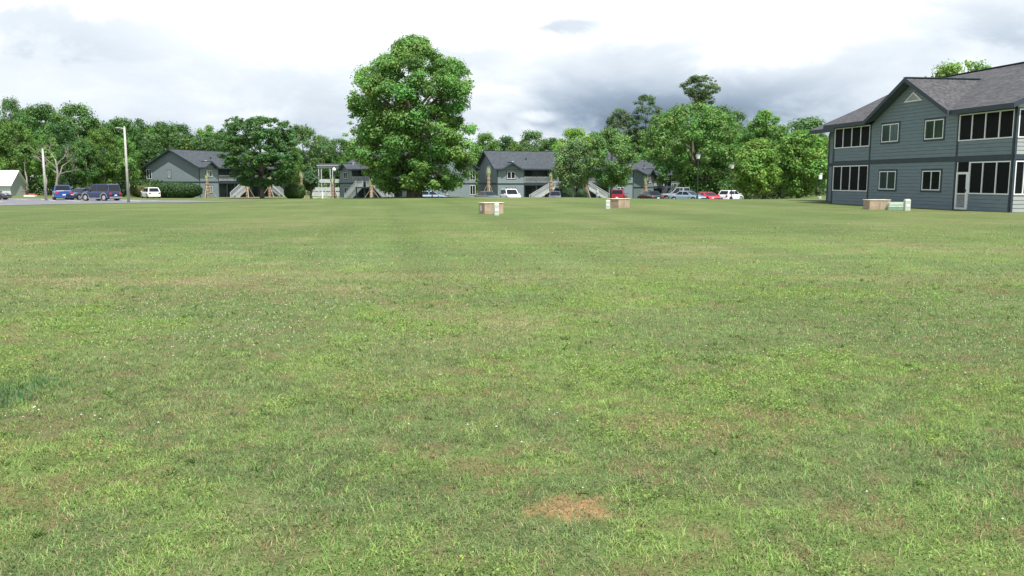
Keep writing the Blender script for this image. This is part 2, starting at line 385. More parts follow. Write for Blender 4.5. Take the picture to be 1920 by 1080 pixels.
def lawn_mesh():
    ys = [-60, -25, -8, 0.0] + list(np.geomspace(2.2, 130, 330)) + list(np.geomspace(135, 4000, 60))
    ys = np.array(ys); us = np.linspace(-1, 1, 301); us = np.sign(us) * (np.abs(us) ** 1.25) * 1.05
    Y, U = np.meshgrid(ys, us, indexing='ij'); X = U * (np.maximum(Y, 0) + 6 + 60 * (Y < -1))
    x, y = X.ravel(), Y.ravel(); z = ter(x, y)
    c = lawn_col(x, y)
    n, m_ = Y.shape; i = np.arange(n - 1)[:, None] * m_ + np.arange(m_ - 1)[None, :]
    q = np.stack([i, i + 1, i + m_ + 1, i + m_], -1).reshape(-1, 4)
    m = leaf_mat('lawn_turf', 0, .9, False); nt2 = m.node_tree; b = nt2.nodes['Principled BSDF']
    nt2.links.new(b.outputs[0], nt2.nodes['Material Output'].inputs[0]); b.inputs['Specular IOR Level'].default_value = .1
    src = [l for l in nt2.links if l.to_socket == b.inputs['Base Color']][0].from_socket
    tc2 = nt2.nodes.new('ShaderNodeTexCoord')
    prev = src
    for scale, st, lo, hi in ((55, (1, 1, 1), .62, 1.38), (9, (1, 1, 1), .80, 1.2), (1.1, (.35, 1.2, 1), .86, 1.14)):
        mp2 = nt2.nodes.new('ShaderNodeMapping'); mp2.inputs['Scale'].default_value = st
        no = nt2.nodes.new('ShaderNodeTexNoise'); no.inputs['Scale'].default_value = scale; no.inputs['Detail'].default_value = 6; no.inputs['Roughness'].default_value = .65
        nt2.links.new(tc2.outputs['Object'], mp2.inputs[0]); nt2.links.new(mp2.outputs[0], no.inputs['Vector'])
        mr = nt2.nodes.new('ShaderNodeMapRange'); mr.inputs[1].default_value = .3; mr.inputs[2].default_value = .7
        mr.inputs[3].default_value = lo; mr.inputs[4].default_value = hi; nt2.links.new(no.outputs[0], mr.inputs[0])
        mx = nt2.nodes.new('ShaderNodeMix'); mx.data_type = 'RGBA'; mx.blend_type = 'MULTIPLY'; mx.inputs[0].default_value = 1
        nt2.links.new(prev, mx.inputs[6]); nt2.links.new(mr.outputs[0], mx.inputs[7]); prev = mx.outputs[2]
        if scale == 55:
            bp = nt2.nodes.new('ShaderNodeBump'); bp.inputs['Strength'].default_value = .8; bp.inputs['Distance'].default_value = .03
            nt2.links.new(no.outputs[0], bp.inputs['Height']); nt2.links.new(bp.outputs[0], b.inputs['Normal'])
    nt2.links.new(prev, b.inputs['Base Color'])
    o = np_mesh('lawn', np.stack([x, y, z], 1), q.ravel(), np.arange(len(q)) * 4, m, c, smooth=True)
    tag(o, kind='structure')
lawn_mesh()

def scatter(n, y0, y1, half):
    y = np.sqrt(rng.uniform(y0 ** 2, y1 ** 2, n)); y = np.abs(y * (1 + .11 * rng.normal(size=n).clip(-2.2, 2.2)) - 2.1) + 2.1; o = rng.random(n) < .22 + .10 * (y1 < 9); r_ = rng.uniform(-1, 1, n); x = np.where(o, np.sign(r_) * (y * half + .8 + np.abs(r_) * 3.7), r_ * (y * half + .8))
    return x, y
def blades():
    V, C, nf5 = [], [], 0
    specs = ((560000, 2.2, 7.5, .0032, .036), (320000, 7.5, 15, .0058, .036), (150000, 15, 36, .012, .040))
    for n, y0, y1, wd, ln in specs:
        x, y = scatter(n, y0, y1, .66)
        straw, soil, dirt, clover, lush, far, big, fin, stk = lawn_weights(x, y)
        keep = (rng.random(n) > (.45 * dirt + .42 * soil * (1 - dirt))) & (rng.random(n) < .4 + 1.2 * sstep(.32, .58, fbm(x * 5, y * 5, 201, 3))) & (rng.random(n) > sstep(19, 35, y))
        if y0 > 36: keep &= ter(x, y) > -.2
        x, y = x[keep], y[keep]; n = len(x)
        straw, soil, dirt, clover, lush, far, big = [q[keep] for q in (straw, soil, dirt, clover, lush, far, big)]
        r = rng.random(n); dead = r < (.25 + .50 * straw + .45 * soil)
        base = mixc(np.tile(G_A * 1.22, (n, 1)), G_Y * 1.18, np.clip(sstep(.35, .65, big) * .35 + rng.normal(.25, .28, n) + far * .25, 0, 1))
        base = mixc(base, G_L * 1.1, np.clip(lush * 1.2, 0, 1)); base = mixc(base, G_C * 1.2, clover * .6 * (1 - .5 * far))
        m1, m2 = fbm(x * 7, y * 7, 201, 3), fbm(x * 12, y * 12, 211, 2); nr = 1 - sstep(12, 26, y)
        base = mixc(base, np.array((.195, .275, .070)), sstep(.54, .70, m1) * .65 * nr); base = mixc(base, np.array((.102, .150, .070)), sstep(.48, .32, m1) * .25 * nr); base = base * stripe(x, y)[:, None] * (1 + nr * (1.8 * (m2 - .5)) + .03)[:, None]
        straws = mixc(np.tile(G_S, (n, 1)), G_D * 1.25, np.clip(soil * .8 + rng.normal(.1, .3, n), 0, 1)) * rng.uniform(.65, 1.4, n)[:, None]
        c = np.where(dead[:, None], straws, base) * rng.uniform(.72, 1.3, n)[:, None]
        L = ln * rng.lognormal(0, .32, n) * (1 + .5 * lush) * np.where(dead, .8, 1) * (.65 + .7 * m2); W = wd * rng.uniform(.6, 1.3, n)
        th = rng.uniform(0, 2 * np.pi, n); tilt = np.clip(rng.normal(1.20, .28, n), .2, 1.52) - .25 * lush
        d = np.stack([np.cos(th), np.sin(th)], 1); ph = th + np.pi / 2 + rng.normal(0, .5, n); s = np.stack([np.cos(ph), np.sin(ph)], 1) * W[:, None] / 2
        z = ter(x, y); P = np.stack([x, y], 1)
        def pt(f, bend): 
            h = L * f * np.cos(tilt * bend); o_ = L * f * np.sin(tilt * bend)
            return P + d * o_[:, None], z + h
        p1, z1 = pt(.55, .75); p2, z2 = pt(1.0, 1.0)
        q = np.empty((n, 5, 3), np.float32)
        q[:, 0, :2] = P - s; q[:, 0, 2] = z - .006; q[:, 1, :2] = P + s; q[:, 1, 2] = z - .006
        q[:, 2, :2] = p1 + s * .8; q[:, 2, 2] = z1; q[:, 3, :2] = p1 - s * .8; q[:, 3, 2] = z1
        q[:, 4, :2] = p2; q[:, 4, 2] = z2
        V.append(q.reshape(-1, 3)); C.append(np.repeat(c, 5, 0)); nf5 += n
    V = np.concatenate(V); C = np.concatenate(C)
    b = np.arange(nf5)[:, None] * 5
    loops = (b + np.array([0, 1, 2, 3, 3, 2, 4])[None, :]).ravel()
    starts = (np.arange(nf5)[:, None] * 7 + np.array([0, 4])[None, :]).ravel()
    o = np_mesh('grass', V, loops, starts, M['blade'], C)
    tag(o, 'short mown grass blades of mixed green and straw covering the lawn', 'grass', kind='stuff')
blades()

def leaf_quads(cen, nor, size, colr, asp=.62, rs=rng):
    n = len(cen); nor = nor / np.maximum(np.linalg.norm(nor, axis=1), 1e-6)[:, None]
    t = rs.normal(size=(n, 3)); t -= nor * (t * nor).sum(1)[:, None]; t /= np.linalg.norm(t, axis=1)[:, None]
    b = np.cross(nor, t); s = size[:, None]
    q = np.stack([cen - t * s, cen - b * s * asp + t * s * .15, cen + t * s, cen + b * s * asp + t * s * .15], 1)
    return q.reshape(-1, 3), np.repeat(colr, 4, 0)
def weeds():
    n = 520000
    x, y = scatter(n, 2.7, 15, .66)
    straw, soil, dirt, clover, lush, far, big, fin, stk = lawn_weights(x, y)
    cl = sstep(.48, .60, fbm(x * 3.0, y * 3.0, 131, 3))
    keep = rng.random(n) < np.clip((clover * (.16 + .84 * cl) + .10) * (1 - .75 * soil) * (1 - sstep(8, 16, y)), 0, 1) * (1 - dirt) 
    x, y, cl, cv = x[keep], y[keep], cl[keep], clover[keep]; n = len(x)
    z = ter(x, y) + rng.uniform(.012, .06, n) * (.5 + .6 * cl)
    nor = np.stack([rng.normal(0, .45, n), rng.normal(0, .45, n), np.ones(n)], 1)
    c = mixc(np.tile(np.array((.098, .175, .052)), (n, 1)), np.array((.190, .285, .060)), np.clip(cv * (.25 + .75 * cl), 0, 1)) * rng.uniform(.65, 1.35, n)[:, None]; c[:, 0] *= rng.uniform(.7, 1.25, n)
    V, C = leaf_quads(np.stack([x, y, z], 1), nor, rng.uniform(.0035, .0085, n) * (1 + y * .055), c)
    k = len(V) // 4
    o = np_mesh('clover', V, np.arange(k * 4), np.arange(k) * 4, M['blade'], C)
    tag(o, 'low bright green clover and weed leaves growing in patches across the lawn', 'ground cover', kind='stuff')
weeds()
def tufts():                                   # coarse broad-bladed weeds
    V, C = [], []; n = 620
    x, y = scatter(n, 2.8, 13, .66); k2 = fbm(x * .8, y * .8, 151, 3) > .47; x, y = x[k2], y[k2]
    for px_, py_ in zip(x, y):
        m_ = rng.integers(6, 16); th = rng.uniform(0, 6.28, m_); L = rng.uniform(.035, .085, m_); W = rng.uniform(.003, .006, m_)
        tl = rng.uniform(.5, 1.2, m_)
        d = np.stack([np.cos(th) * np.sin(tl), np.sin(th) * np.sin(tl), np.cos(tl)], 1); sd = np.stack([-np.sin(th), np.cos(th), 0 * th], 1) * W[:, None]
        P = np.array([px_, py_, 0.0]) + rng.normal(0, .012, (m_, 3)) * np.array((1, 1, 0)); P[:, 2] = 0.002
        mid = P + d * L[:, None] * .6; tip = P + d * L[:, None]; tip[:, 2] -= L * .12
        q = np.stack([P - sd * .5, P + sd * .5, mid + sd, tip, mid - sd], 1)
        c = np.array((.14, .22, .065)) * rng.uniform(.75, 1.3); V.append(q.reshape(-1, 3)); C.append(np.tile(c, (m_ * 5, 1)))
    V = np.concatenate(V); C = np.concatenate(C); k = len(V) // 5
    o = np_mesh('weed_tufts', V, np.arange(k * 5), np.arange(k) * 5, M['blade'], C)
    tag(o, 'coarse green tufts of broad bladed weeds standing out of the lawn', 'weeds', kind='stuff')
tufts()
def clover_flowers():
    spots = []
    for px, py, r, n in ((480, 580, 1.5, 220), (430, 640, .9, 90), (330, 620, .8, 50), (560, 500, 3.2, 200), (300, 490, 3.5, 150), (640, 492, 2.2, 90), (140, 800, .35, 14), (220, 560, 1.2, 50),
                         (1660, 575, 1.4, 70), (1720, 650, .9, 60), (1450, 510, 3.0, 90), (1540, 690, .8, 25), (820, 660, 1.0, 25), (950, 810, .5, 8), (1250, 460, 5, 70), (1000, 470, 5, 60), (60, 470, 4, 60)):
        c = onground(px, py)
        for k in range(int(n * 1.0)): spots.append((c.x + rng.normal(0, r * .75), c.y + rng.normal(0, r * .55)))
    for k in range(60):
        x, y = scatter(1, 3, 14, .62); spots.append((x[0], y[0]))
    mb = MB()
    for x, y in spots:
        if y < 2.6: continue
        z = tz(x, y) + random.uniform(.045, .075); r = random.uniform(.0045, .0075) * (1 + .012 * y)
        p = Vector((x, y, z)); n = 5
        ring = [p + Vector((math.cos(6.283 * i / n) * r, math.sin(6.283 * i / n) * r, 0)) for i in range(n)]
        for i in range(n):
            mb.poly([ring[i], ring[(i + 1) % n], p + Vector((0, 0, r * .9))]); mb.poly([ring[(i + 1) % n], ring[i], p - Vector((0, 0, r * .8))])
    o = mb.build('clover_flowers', mat('clover_blossom', (.46, .46, .38), .8, .15, 30))
    tag(o, 'small white clover blossoms sprinkled over the lawn', 'flowers', kind='stuff')
clover_flowers()

# ------------------------------------------------------------------ parking and paths
def strip_sheet(name, near, far, m, nseg=40, nrow=6, lift=.03, marks=()):
    mb = MB()
    def inter(pts, t):
        t *= len(pts) - 1; k = min(int(t), len(pts) - 2); f = t - k; return pts[k].lerp(pts[k + 1], f)
    P = [[None] * (nrow + 1) for _ in range(nseg + 1)]
    for i in range(nseg + 1):
        a, b = inter(near, i / nseg), inter(far, i / nseg)
        for j in range(nrow + 1):
            q = a.lerp(b, j / nrow); P[i][j] = Vector((q.x, q.y, tz(q.x, q.y) + lift))
    for i in range(nseg):
        for j in range(nrow): mb.poly([P[i][j], P[i + 1][j], P[i + 1][j + 1], P[i][j + 1]])
    for a, b, wd in marks:
        d = (b - a); d.z = 0; s = Vector((-d.y, d.x, 0)).normalized() * wd / 2; K = 6
        for k in range(K):
            p, q = a + d * (k / K), a + d * ((k + 1) / K)
            mb.poly([Vector((r.x, r.y, tz(r.x, r.y) + lift + .006)) for r in (p - s, q - s, q + s, p + s)], 1)
    o = mb.build(name, [m, M['paint']]); return tag(o, kind='structure')
npx = [(-70, 388), (0, 386.2), (130, 383), (300, 380.2), (400, 379.2), (480, 378.3)]
fpx = [(-70, 371), (0, 371.8), (110, 373.2), (240, 375), (350, 376.3), (480, 377.4)]
near = [onground(*p) for p in npx]; far = [onground(*p) for p in fpx]
marks = []
for (ax, ay), (bx, by) in (((0, 372.8), (25, 373.4)), ((20, 373.3), (52, 375.2)), ((72, 373.6), (104, 376.8)), ((112, 374.4), (150, 378)), ((-40, 384.6), (27, 384.3)), ((150, 374.2), (170, 375.2)), ((225, 375.3), (262, 377.6)), ((244, 375.4), (296, 376.9)), ((-30, 375), (4, 378.4))):
    marks.append((onground(ax, ay), onground(bx, by), .16))
strip_sheet('parking_lot', near, far, M['asphalt'], marks=marks)
lot2n = [gp(p, Y) for p, Y in ((770, 113), (900, 112), (1100, 110), (1300, 104), (1450, 102))]
lot2f = [gp(p, Y) for p, Y in ((770, 128), (900, 128), (1100, 127), (1300, 122), (1450, 116))]
strip_sheet('car_park', lot2n, lot2f, M['asphalt'])
strip_sheet('path', [onground(572, 371.5), onground(590, 370.5), gp(612, 150)], [onground(590, 371.8), onground(604, 370.5), gp(622, 150)], M['concrete'], nseg=10, nrow=2)
def bed(name, px, Y, rx, ry):
    mb = MB(); c = gp(px, Y); n = 20; K = 4
    def P(i, k):
        t = 6.2832 * i / n; r = k / K * (1 + .12 * math.sin(3 * t + px) + .08 * math.sin(7 * t))
        x, y = c.x + rx * r * math.cos(t), c.y + ry * r * math.sin(t); return Vector((x, y, tz(x, y) + .035 + .04 * (1 - k / K)))
    for k in range(K):
        for i in range(n):
            if k == 0: mb.poly([P(i, 0), P(i, 1), P(i + 1, 1)])
            else: mb.poly([P(i, k), P(i, k + 1), P(i + 1, k + 1), P(i + 1, k)])
    tag(mb.build(name, M['mulch']), kind='structure')
bed('mulch_bed', 505, 127, 6.5, 6); bed('mulch_bed', 462, 140, 5, 4); bed('mulch_bed', 552, 126, 3, 3.5); bed('mulch_bed', 625, 128, 1.6, 2.5); bed('mulch_bed', 1400, 99, 4.5, 3)
#PART2
# ------------------------------------------------------------------ building kit
def frames(L, D):                              # outward faces: F(a, outward, z), a runs left to right seen from outside
    return {'front': lambda a, o, z: Vector((a, -o, z)), 'right': lambda a, o, z: Vector((L + o, a, z)),
            'left': lambda a, o, z: Vector((-o, D - a, z)), 'back': lambda a, o, z: Vector((L - a, D + o, z))}
def siding(mb, F, lo, hi, z0, z1, bh=.2):
    fl = lo if callable(lo) else (lambda z: lo); fh = hi if callable(hi) else (lambda z: hi)
    n = max(1, math.ceil((z1 - z0) / bh - .01))
    for k in range(n):
        zb, zt = z0 + k * bh, min(z1, z0 + (k + 1) * bh); zg = zb + min(.013, (zt - zb) * .4)
        if fh(zb) - fl(zb) < .02: break
        a, b, c, d = fl(zb), fh(zb), max(fh(zt), fl(zt)), fl(zt)
        mb.poly([F(a, .030, zg), F(b, .030, zg), F(c, .012, zt), F(d, .012, zt)])
        mb.poly([F(a, -.014, zg), F(b, -.014, zg), F(b, .030, zg), F(a, .030, zg)]); mb.poly([F(a, -.014, zb), F(b, -.014, zb), F(b, -.014, zg), F(a, -.014, zg)])
        mb.poly([F(a, .012, zb), F(b, .012, zb), F(b, -.014, zb), F(a, -.014, zb)])
def window(F, a0, a1, z0, z1, root, panes=('pane_dark', 'pane_dark'), label=None, sash=.055, casing=.11):
    mb = MB(); w_ = sash
    mb.fbox(F, a0, a1, .02, .065, z0, z0 + w_); mb.fbox(F, a0, a1, .02, .065, z1 - w_, z1)
    mb.fbox(F, a0, a0 + w_, .02, .063, z0 + w_, z1 - w_); mb.fbox(F, a1 - w_, a1, .02, .063, z0 + w_, z1 - w_)
    n = len(panes); st = (a1 - a0) / n
    for k in range(1, n): mb.fbox(F, a0 + k * st - w_ * .5, a0 + k * st + w_ * .5, .02, .06, z0 + w_, z1 - w_)
    o = mb.build('window', M['white'], root)
    if label: o['label'] = label
    mats = list(dict.fromkeys(panes)); mb = MB()
    for k, p in enumerate(panes): mb.poly([F(a0 + k * st + .01, .036, z0 + .02), F(a0 + (k + 1) * st - .01, .036, z0 + .02), F(a0 + (k + 1) * st - .01, .036, z1 - .02), F(a0 + k * st + .01, .036, z1 - .02)], mats.index(p))
    mb.build('pane', [M[p] for p in mats], o)
    mb = MB(); c = casing
    mb.fbox(F, a0 - c, a1 + c, 0, .045, z1 + .002, z1 + c); mb.fbox(F, a0 - c, a1 + c, 0, .047, z0 - c, z0 - .002)
    mb.fbox(F, a0 - c, a0 - .002, 0, .043, z0 - .002, z1 + .002); mb.fbox(F, a1 + .002, a1 + c, 0, .043, z0 - .002, z1 + .002)
    mb.build('casing', M['trim'], o); return o
def screen_porch(F, a0, a1, z0, z1, n, root, top=True):
    mb = MB(); s = .06; st = (a1 - a0) / n
    mb.fbox(F, a0, a1, -.02, .05, z0, z0 + s)
    if top: mb.fbox(F, a0, a1, -.02, .05, z1 - s, z1)
    for k in range(n + 1):
        c = a0 + k * st; l = c if k == 0 else (c - s if k == n else c - s / 2)
        mb.fbox(F, l, l + s, -.02, .047, z0 + s, z1 - (s if top else 0))
    o = mb.build('screen_frame', M['white'], root)
    mb = MB(); mb.poly([F(a0 + .01, .004, z0 + .01), F(a1 - .01, .004, z0 + .01), F(a1 - .01, .004, z1 - .01), F(a0 + .01, .004, z1 - .01)])
    mb.build('screen_panel', M['screen'], o); return o
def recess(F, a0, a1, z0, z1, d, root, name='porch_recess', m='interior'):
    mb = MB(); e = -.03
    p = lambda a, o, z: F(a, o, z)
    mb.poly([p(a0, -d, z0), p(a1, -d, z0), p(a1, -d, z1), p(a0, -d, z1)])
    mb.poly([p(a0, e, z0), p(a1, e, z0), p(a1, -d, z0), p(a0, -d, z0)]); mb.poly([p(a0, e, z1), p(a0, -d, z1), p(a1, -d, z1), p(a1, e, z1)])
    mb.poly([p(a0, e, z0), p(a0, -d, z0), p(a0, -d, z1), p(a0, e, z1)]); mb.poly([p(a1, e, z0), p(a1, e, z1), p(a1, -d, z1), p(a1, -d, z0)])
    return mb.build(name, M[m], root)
def roof(L, D, ov, ox0, ox1, ze, zr, root, mt, dormers=(), th=.2, back_dormers=True):
    """gable roof, ridge along x; dormers (centre, half width, peak, forward overhang) cut the front eave"""
    sl = (zr - ze) / (D / 2 + ov); mb = MB(); x0, x1 = -ox0, L + ox1; ym = D / 2
    pts = [Vector((x0, -ov, ze))]
    for xc, hw, zp, of in dormers:
        yi = (zp - ze) / sl - ov
        pts += [Vector((xc - hw, -ov, ze)), Vector((xc, yi, zp)), Vector((xc + hw, -ov, ze))]
    pts += [Vector((x1, -ov, ze)), Vector((x1, ym, zr)), Vector((x0, ym, zr))]
    mb.slab(pts, th)
    mb.slab([Vector((x1, D + ov, ze)), Vector((x0, D + ov, ze)), Vector((x0, ym, zr)), Vector((x1, ym, zr))], th)
    for xc, hw, zp, of in dormers:
        yi = (zp - ze) / sl - ov; up = Vector((0, 0, .012))
        mb.slab([Vector((xc - hw, -of, ze)) + up, Vector((xc, -of, zp)) + up, Vector((xc, yi, zp)) + up, Vector((xc - hw, -ov, ze)) + up][::-1], th)
        mb.slab([Vector((xc, -of, zp)) + up, Vector((xc + hw, -of, ze)) + up, Vector((xc + hw, -ov, ze)) + up, Vector((xc, yi, zp)) + up][::-1], th)
    o = mb.build('roof', [mt, M['soffit']], root)
    cap = MB()
    cap.bar((x0, ym, zr + .02), (x1, ym, zr + .02), .3, .05)
    for xc, hw, zp, of in dormers: cap.bar((xc, -of, zp + .03), (xc, (zp - ze) / sl - ov, zp + .03), .28, .05)
    cap.build('ridge_cap', M['trim'], o)
    fb = MB(); fh = .24                       # fascia and barge boards, a little proud of the slab edges
    def fas(p, q, n):
        p, q, n = Vector(p), Vector(q), Vector(n) * .03
        fb.hexa([p + Vector((0, 0, -fh)), q + Vector((0, 0, -fh)), q + n + Vector((0, 0, -fh)), p + n + Vector((0, 0, -fh)), p + Vector((0, 0, .01)), q + Vector((0, 0, .01)), q + n + Vector((0, 0, .01)), p + n + Vector((0, 0, .01))])
    xs = [x0] + [v for d in dormers for v in (d[0] - d[1], d[0] + d[1])] + [x1]
    for k in range(0, len(xs), 2):
        if xs[k + 1] - xs[k] > .05: fas((xs[k], -ov - .004, ze), (xs[k + 1], -ov - .004, ze), (0, -1, 0))
    fas((x0, D + ov + .004, ze), (x1, D + ov + .004, ze), (0, 1, 0))
    for x, n in ((x0 - .004, -1), (x1 + .004, 1)):
        fas((x, -ov, ze), (x, ym, zr), (n, 0, 0)); fas((x, ym, zr), (x, D + ov, ze), (n, 0, 0))
    for xc, hw, zp, of in dormers:
        fas((xc - hw, -of - .004, ze), (xc, -of - .004, zp + .02), (0, -1, 0)); fas((xc, -of - .004, zp + .02), (xc + hw, -of - .004, ze), (0, -1, 0))
    fb.build('fascia', M['trim'], root); return o, sl
def gable_end(mb, F, D, ov, ze, sl, th, z0):
    zs = ze - th; ztop = zs + sl * (D / 2 + ov); zw = zs + sl * ov
    siding(mb, F, lambda z: max(0, (z - zw) / sl), lambda z: D - max(0, (z - zw) / sl), z0, ztop - .05)
def post_board(F, a0, a1, z0, z1, root, name='corner_board'):
    mb = MB(); mb.fbox(F, a0, a1, -.01, .05, z0, z1); return mb.build(name, M['trim'], root)

# ------------------------------------------------------------------ the near apartment block on the right
def near_apartment():
    L, D = 16.65, 12.0; ex = Vector((.15775, -.98748)); O = (22.044, 58.08, 0)
    root = empty('apartment_building', O, math.atan2(ex.y, ex.x),
                 'nearest grey two-storey apartment block at the right edge, with dark screened porches', 'building', 'grey apartment buildings')
    Fs = frames(L, D); F, FR, FL, FB = Fs['front'], Fs['right'], Fs['left'], Fs['back']
    rf, sl = roof(L, D, .5, .6, .32, 5.30, 8.30, root, M['shingle'], [(8.42, 3.95, 7.46, .62)])
    mb = MB(); mb.tube([(13.6, 3.3, 6.9), (13.6, 3.3, 7.42)], [.06, .06], 8); mb.tube([(13.6, 3.3, 7.38), (13.6, 3.3, 7.47)], [.1, .1], 8)
    mb.build('vent_pipe', M['white'], rf)
    wl = MB()
    siding(wl, F, 4.3, 12.55, 0, 2.6)
    s2 = (7.46 - 5.3) / 3.95; zpk = 7.46 - .2
    siding(wl, F, lambda z: 4.3 if z < 5.0 else max(4.3, 8.42 - (zpk - z) / s2), lambda z: 12.55 if z < 5.0 else min(12.55, 8.42 + (zpk - z) / s2), 2.85, zpk - .03)
    siding(wl, F, 0, 4.3, 0, .87); siding(wl, F, 13.6, L, 0, .87)
    siding(wl, F, 0, 4.3, 2.85, 3.72); siding(wl, F, 12.55, L, 2.85, 3.66)
    wl.build('wall', M['siding'], root); wl = MB()
    # end faces
    zs = 5.30 - .2; zw = zs + sl * .5
    siding(wl, FR, 0, 2.7, 0, .87); siding(wl, FR, 0, 2.7, 2.85, 3.66); siding(wl, FR, 2.7, D, 0, 2.6); siding(wl, FR, 2.7, D, 2.85, 5.1)
    siding(wl, FR, lambda z: max(0, (z - zw) / sl), lambda z: D - max(0, (z - zw) / sl), 5.1, 8.0)
    gable_end(wl, FL, D, .5, 5.30, sl, .2, 0); siding(wl, FB, 0, L, 0, 5.3)
    wl.build('end_wall', M['siding_sunlit'], root)  # part of the sunlit brightness is put into this siding colour
    for f, a0, a1 in ((F, 0, L), (FR, 0, D), (FL, 0, D)):
        b = MB(); b.fbox(f, a0 - .055, a1 + .055, -.01, .055, 2.6, 2.85); b.build('floor_band', M['trim'], root)
    for a0, a1 in ((-.05, .10), (4.27, 4.40), (12.44, 12.57), (L - .12, L + .05)):
        post_board(F, a0, a1, 0, 2.6, root); post_board(F, a0, a1, 2.85, 5.12, root)
    post_board(FR, -.05, .09, 0, 2.6, root); post_board(FR, -.05, .09, 2.85, 5.12, root)
    for a0, a1 in ((.1, 4.27), (12.57, L - .12)):
        b = MB(); b.fbox(F, a0, a1, -.02, .04, 5.06, 5.14); b.build('porch_header', M['trim'], root); b = MB(); b.fbox(F, a0, a1, -.02, .04, 2.545, 2.6); b.build('porch_header', M['trim'], root)
    win = window(F, 5.55, 7.25, 3.9, 4.98, root, ('pane_slate', 'pane_blue'), 'upper window with one pale blue pane')
    window(F, 9.72, 11.32, 3.88, 4.95, root, ('pane_green', 'pane_green'), 'upper window with green curtains')
    window(F, 5.55, 7.22, 1.02, 2.14, root, ('pane_slate', 'pane_green')); window(F, 9.74, 11.32, 1.02, 2.12, root, ('pane_dark', 'pane_dark'))
    screen_porch(F, .10, 4.27, 3.72, 5.06, 4, root); screen_porch(F, .10, 4.27, .87, 2.545, 4, root)
    screen_porch(F, 12.57, L - .12, 3.66, 5.06, 4, root); screen_porch(F, 13.6, L - .12, .87, 2.545, 3, root)
    screen_porch(FR, .09, 2.6, 3.66, 5.06, 5, root); screen_porch(FR, .09, 2.6, .87, 2.545, 5, root)
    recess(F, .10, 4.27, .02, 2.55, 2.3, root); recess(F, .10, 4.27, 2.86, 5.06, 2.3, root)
    # the corner porch is open to two sides
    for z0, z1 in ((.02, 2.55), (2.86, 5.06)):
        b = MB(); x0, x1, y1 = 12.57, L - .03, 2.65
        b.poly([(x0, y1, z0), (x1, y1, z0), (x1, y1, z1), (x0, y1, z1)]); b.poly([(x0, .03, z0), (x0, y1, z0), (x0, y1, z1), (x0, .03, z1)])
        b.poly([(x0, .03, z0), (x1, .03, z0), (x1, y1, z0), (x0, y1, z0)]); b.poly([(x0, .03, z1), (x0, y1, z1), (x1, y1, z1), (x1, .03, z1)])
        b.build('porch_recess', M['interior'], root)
    # storm door with transom and barred lower panel
    mb = MB(); a0, a1 = 12.62, 13.54
    mb.fbox(F, a0, a0 + .11, .0, .06, .03, 2.02); mb.fbox(F, a1 - .13, a1, .0, .06, .03, 2.02); mb.fbox(F, a0 + .11, a1 - .13, .0, .058, 1.90, 2.02)
    mb.fbox(F, a0 + .11, a1 - .13, .0, .058, .03, .13); mb.fbox(F, a0 + .11, a1 - .13, .0, .056, .84, .90)
    mb.fbox(F, a0, a0 + .05, -.02, .04, 2.02, 2.545); mb.fbox(F, a1, a1 + .06, -.02, .04, .03, 2.545)
    dr = mb.build('storm_door', M['white'], root)
    mb = MB(); mb.poly([F(a0 + .06, .012, .9), F(a1 - .06, .012, .9), F(a1 - .06, .012, 2.0), F(a0 + .06, .012, 2.0)]); mb.poly([F(a0 + .04, .012, 2.03), F(a1, .012, 2.03), F(a1, .012, 2.54), F(a0 + .04, .012, 2.54)])
    mb.build('screen_panel', M['screen'], dr)
    mb = MB()
    for k in range(8): mb.fbox(F, a0 + .15 + k * .08, a0 + .162 + k * .08, .02, .04, .13, .84)
    mb.build('door_bars', M['white'], dr)
    mb = MB(); mb.poly([F(a0 + .1, .008, .12), F(a1 - .1, .008, .12), F(a1 - .1, .008, .86), F(a0 + .1, .008, .86)]); mb.build('kick_panel', M['pane_slate'], dr)
    mb = MB(); mb.fbox(F, a1 - .11, a1 - .07, .06, .10, .98, 1.12); mb.build('handle', M['blackmetal'], dr)
    mb = MB(); mb.fbox(F, 0, 12.5, -.05, .016, -.3, .012); mb.build('foundation', M['concrete'], root)
    # triangular gable vent
    mb = MB(); z0, z1 = 6.13, 6.68
    T = [F(7.58, .05, z0), F(9.30, .05, z0), F(8.44, .05, z1)]; I = [F(7.78, .055, z0 + .06), F(9.10, .055, z0 + .06), F(8.44, .055, z1 - .10)]
    for k in range(3):
        mb.poly([T[k], T[(k + 1) % 3], I[(k + 1) % 3], I[k]]); b_ = [F(8.44 + (p.x - 8.44), 0, p.z) for p in (T[k], T[(k + 1) % 3])]; mb.poly([b_[0], b_[1], T[(k + 1) % 3], T[k]])
    v = mb.build('gable_vent', M['white'], root)
    mb = MB(); n = 7
    for k in range(n):
        za = z0 + .06 + k * (z1 - z0 - .16) / n; zb = za + (z1 - z0 - .16) / n
        f = lambda z: .66 * (z1 - .10 - z) / (z1 - z0 - .16)
        mb.poly([F(8.44 - f(za), .05, za), F(8.44 + f(za), .05, za), F(8.44 + f(zb), .028, zb), F(8.44 - f(zb), .028, zb)])
    mb.build('louvre', mat('vent_louvre', (.40, .42, .40), .6), v)
    # rear wing set back behind the far porch
    wg = MB(); G = lambda a, o, z: Vector((-5.9 + a, 3.0 - o, z)); GL = lambda a, o, z: Vector((-5.9 - o, 10 - a, z))
    siding(wg, G, 0, 5.9, 0, 2.6); siding(wg, G, 0, 5.9, 2.85, 5.3); siding(wg, GL, 0, 7, 0, 5.3)
    wg.build('rear_wing_wall', M['siding'], root)
    b = MB(); b.fbox(G, -.05, 5.88, -.01, .05, 2.6, 2.85); b.build('floor_band', M['trim'], root); post_board(G, -.05, .1, 0, 2.6, root); post_board(G, -.05, .1, 2.85, 5.1, root)
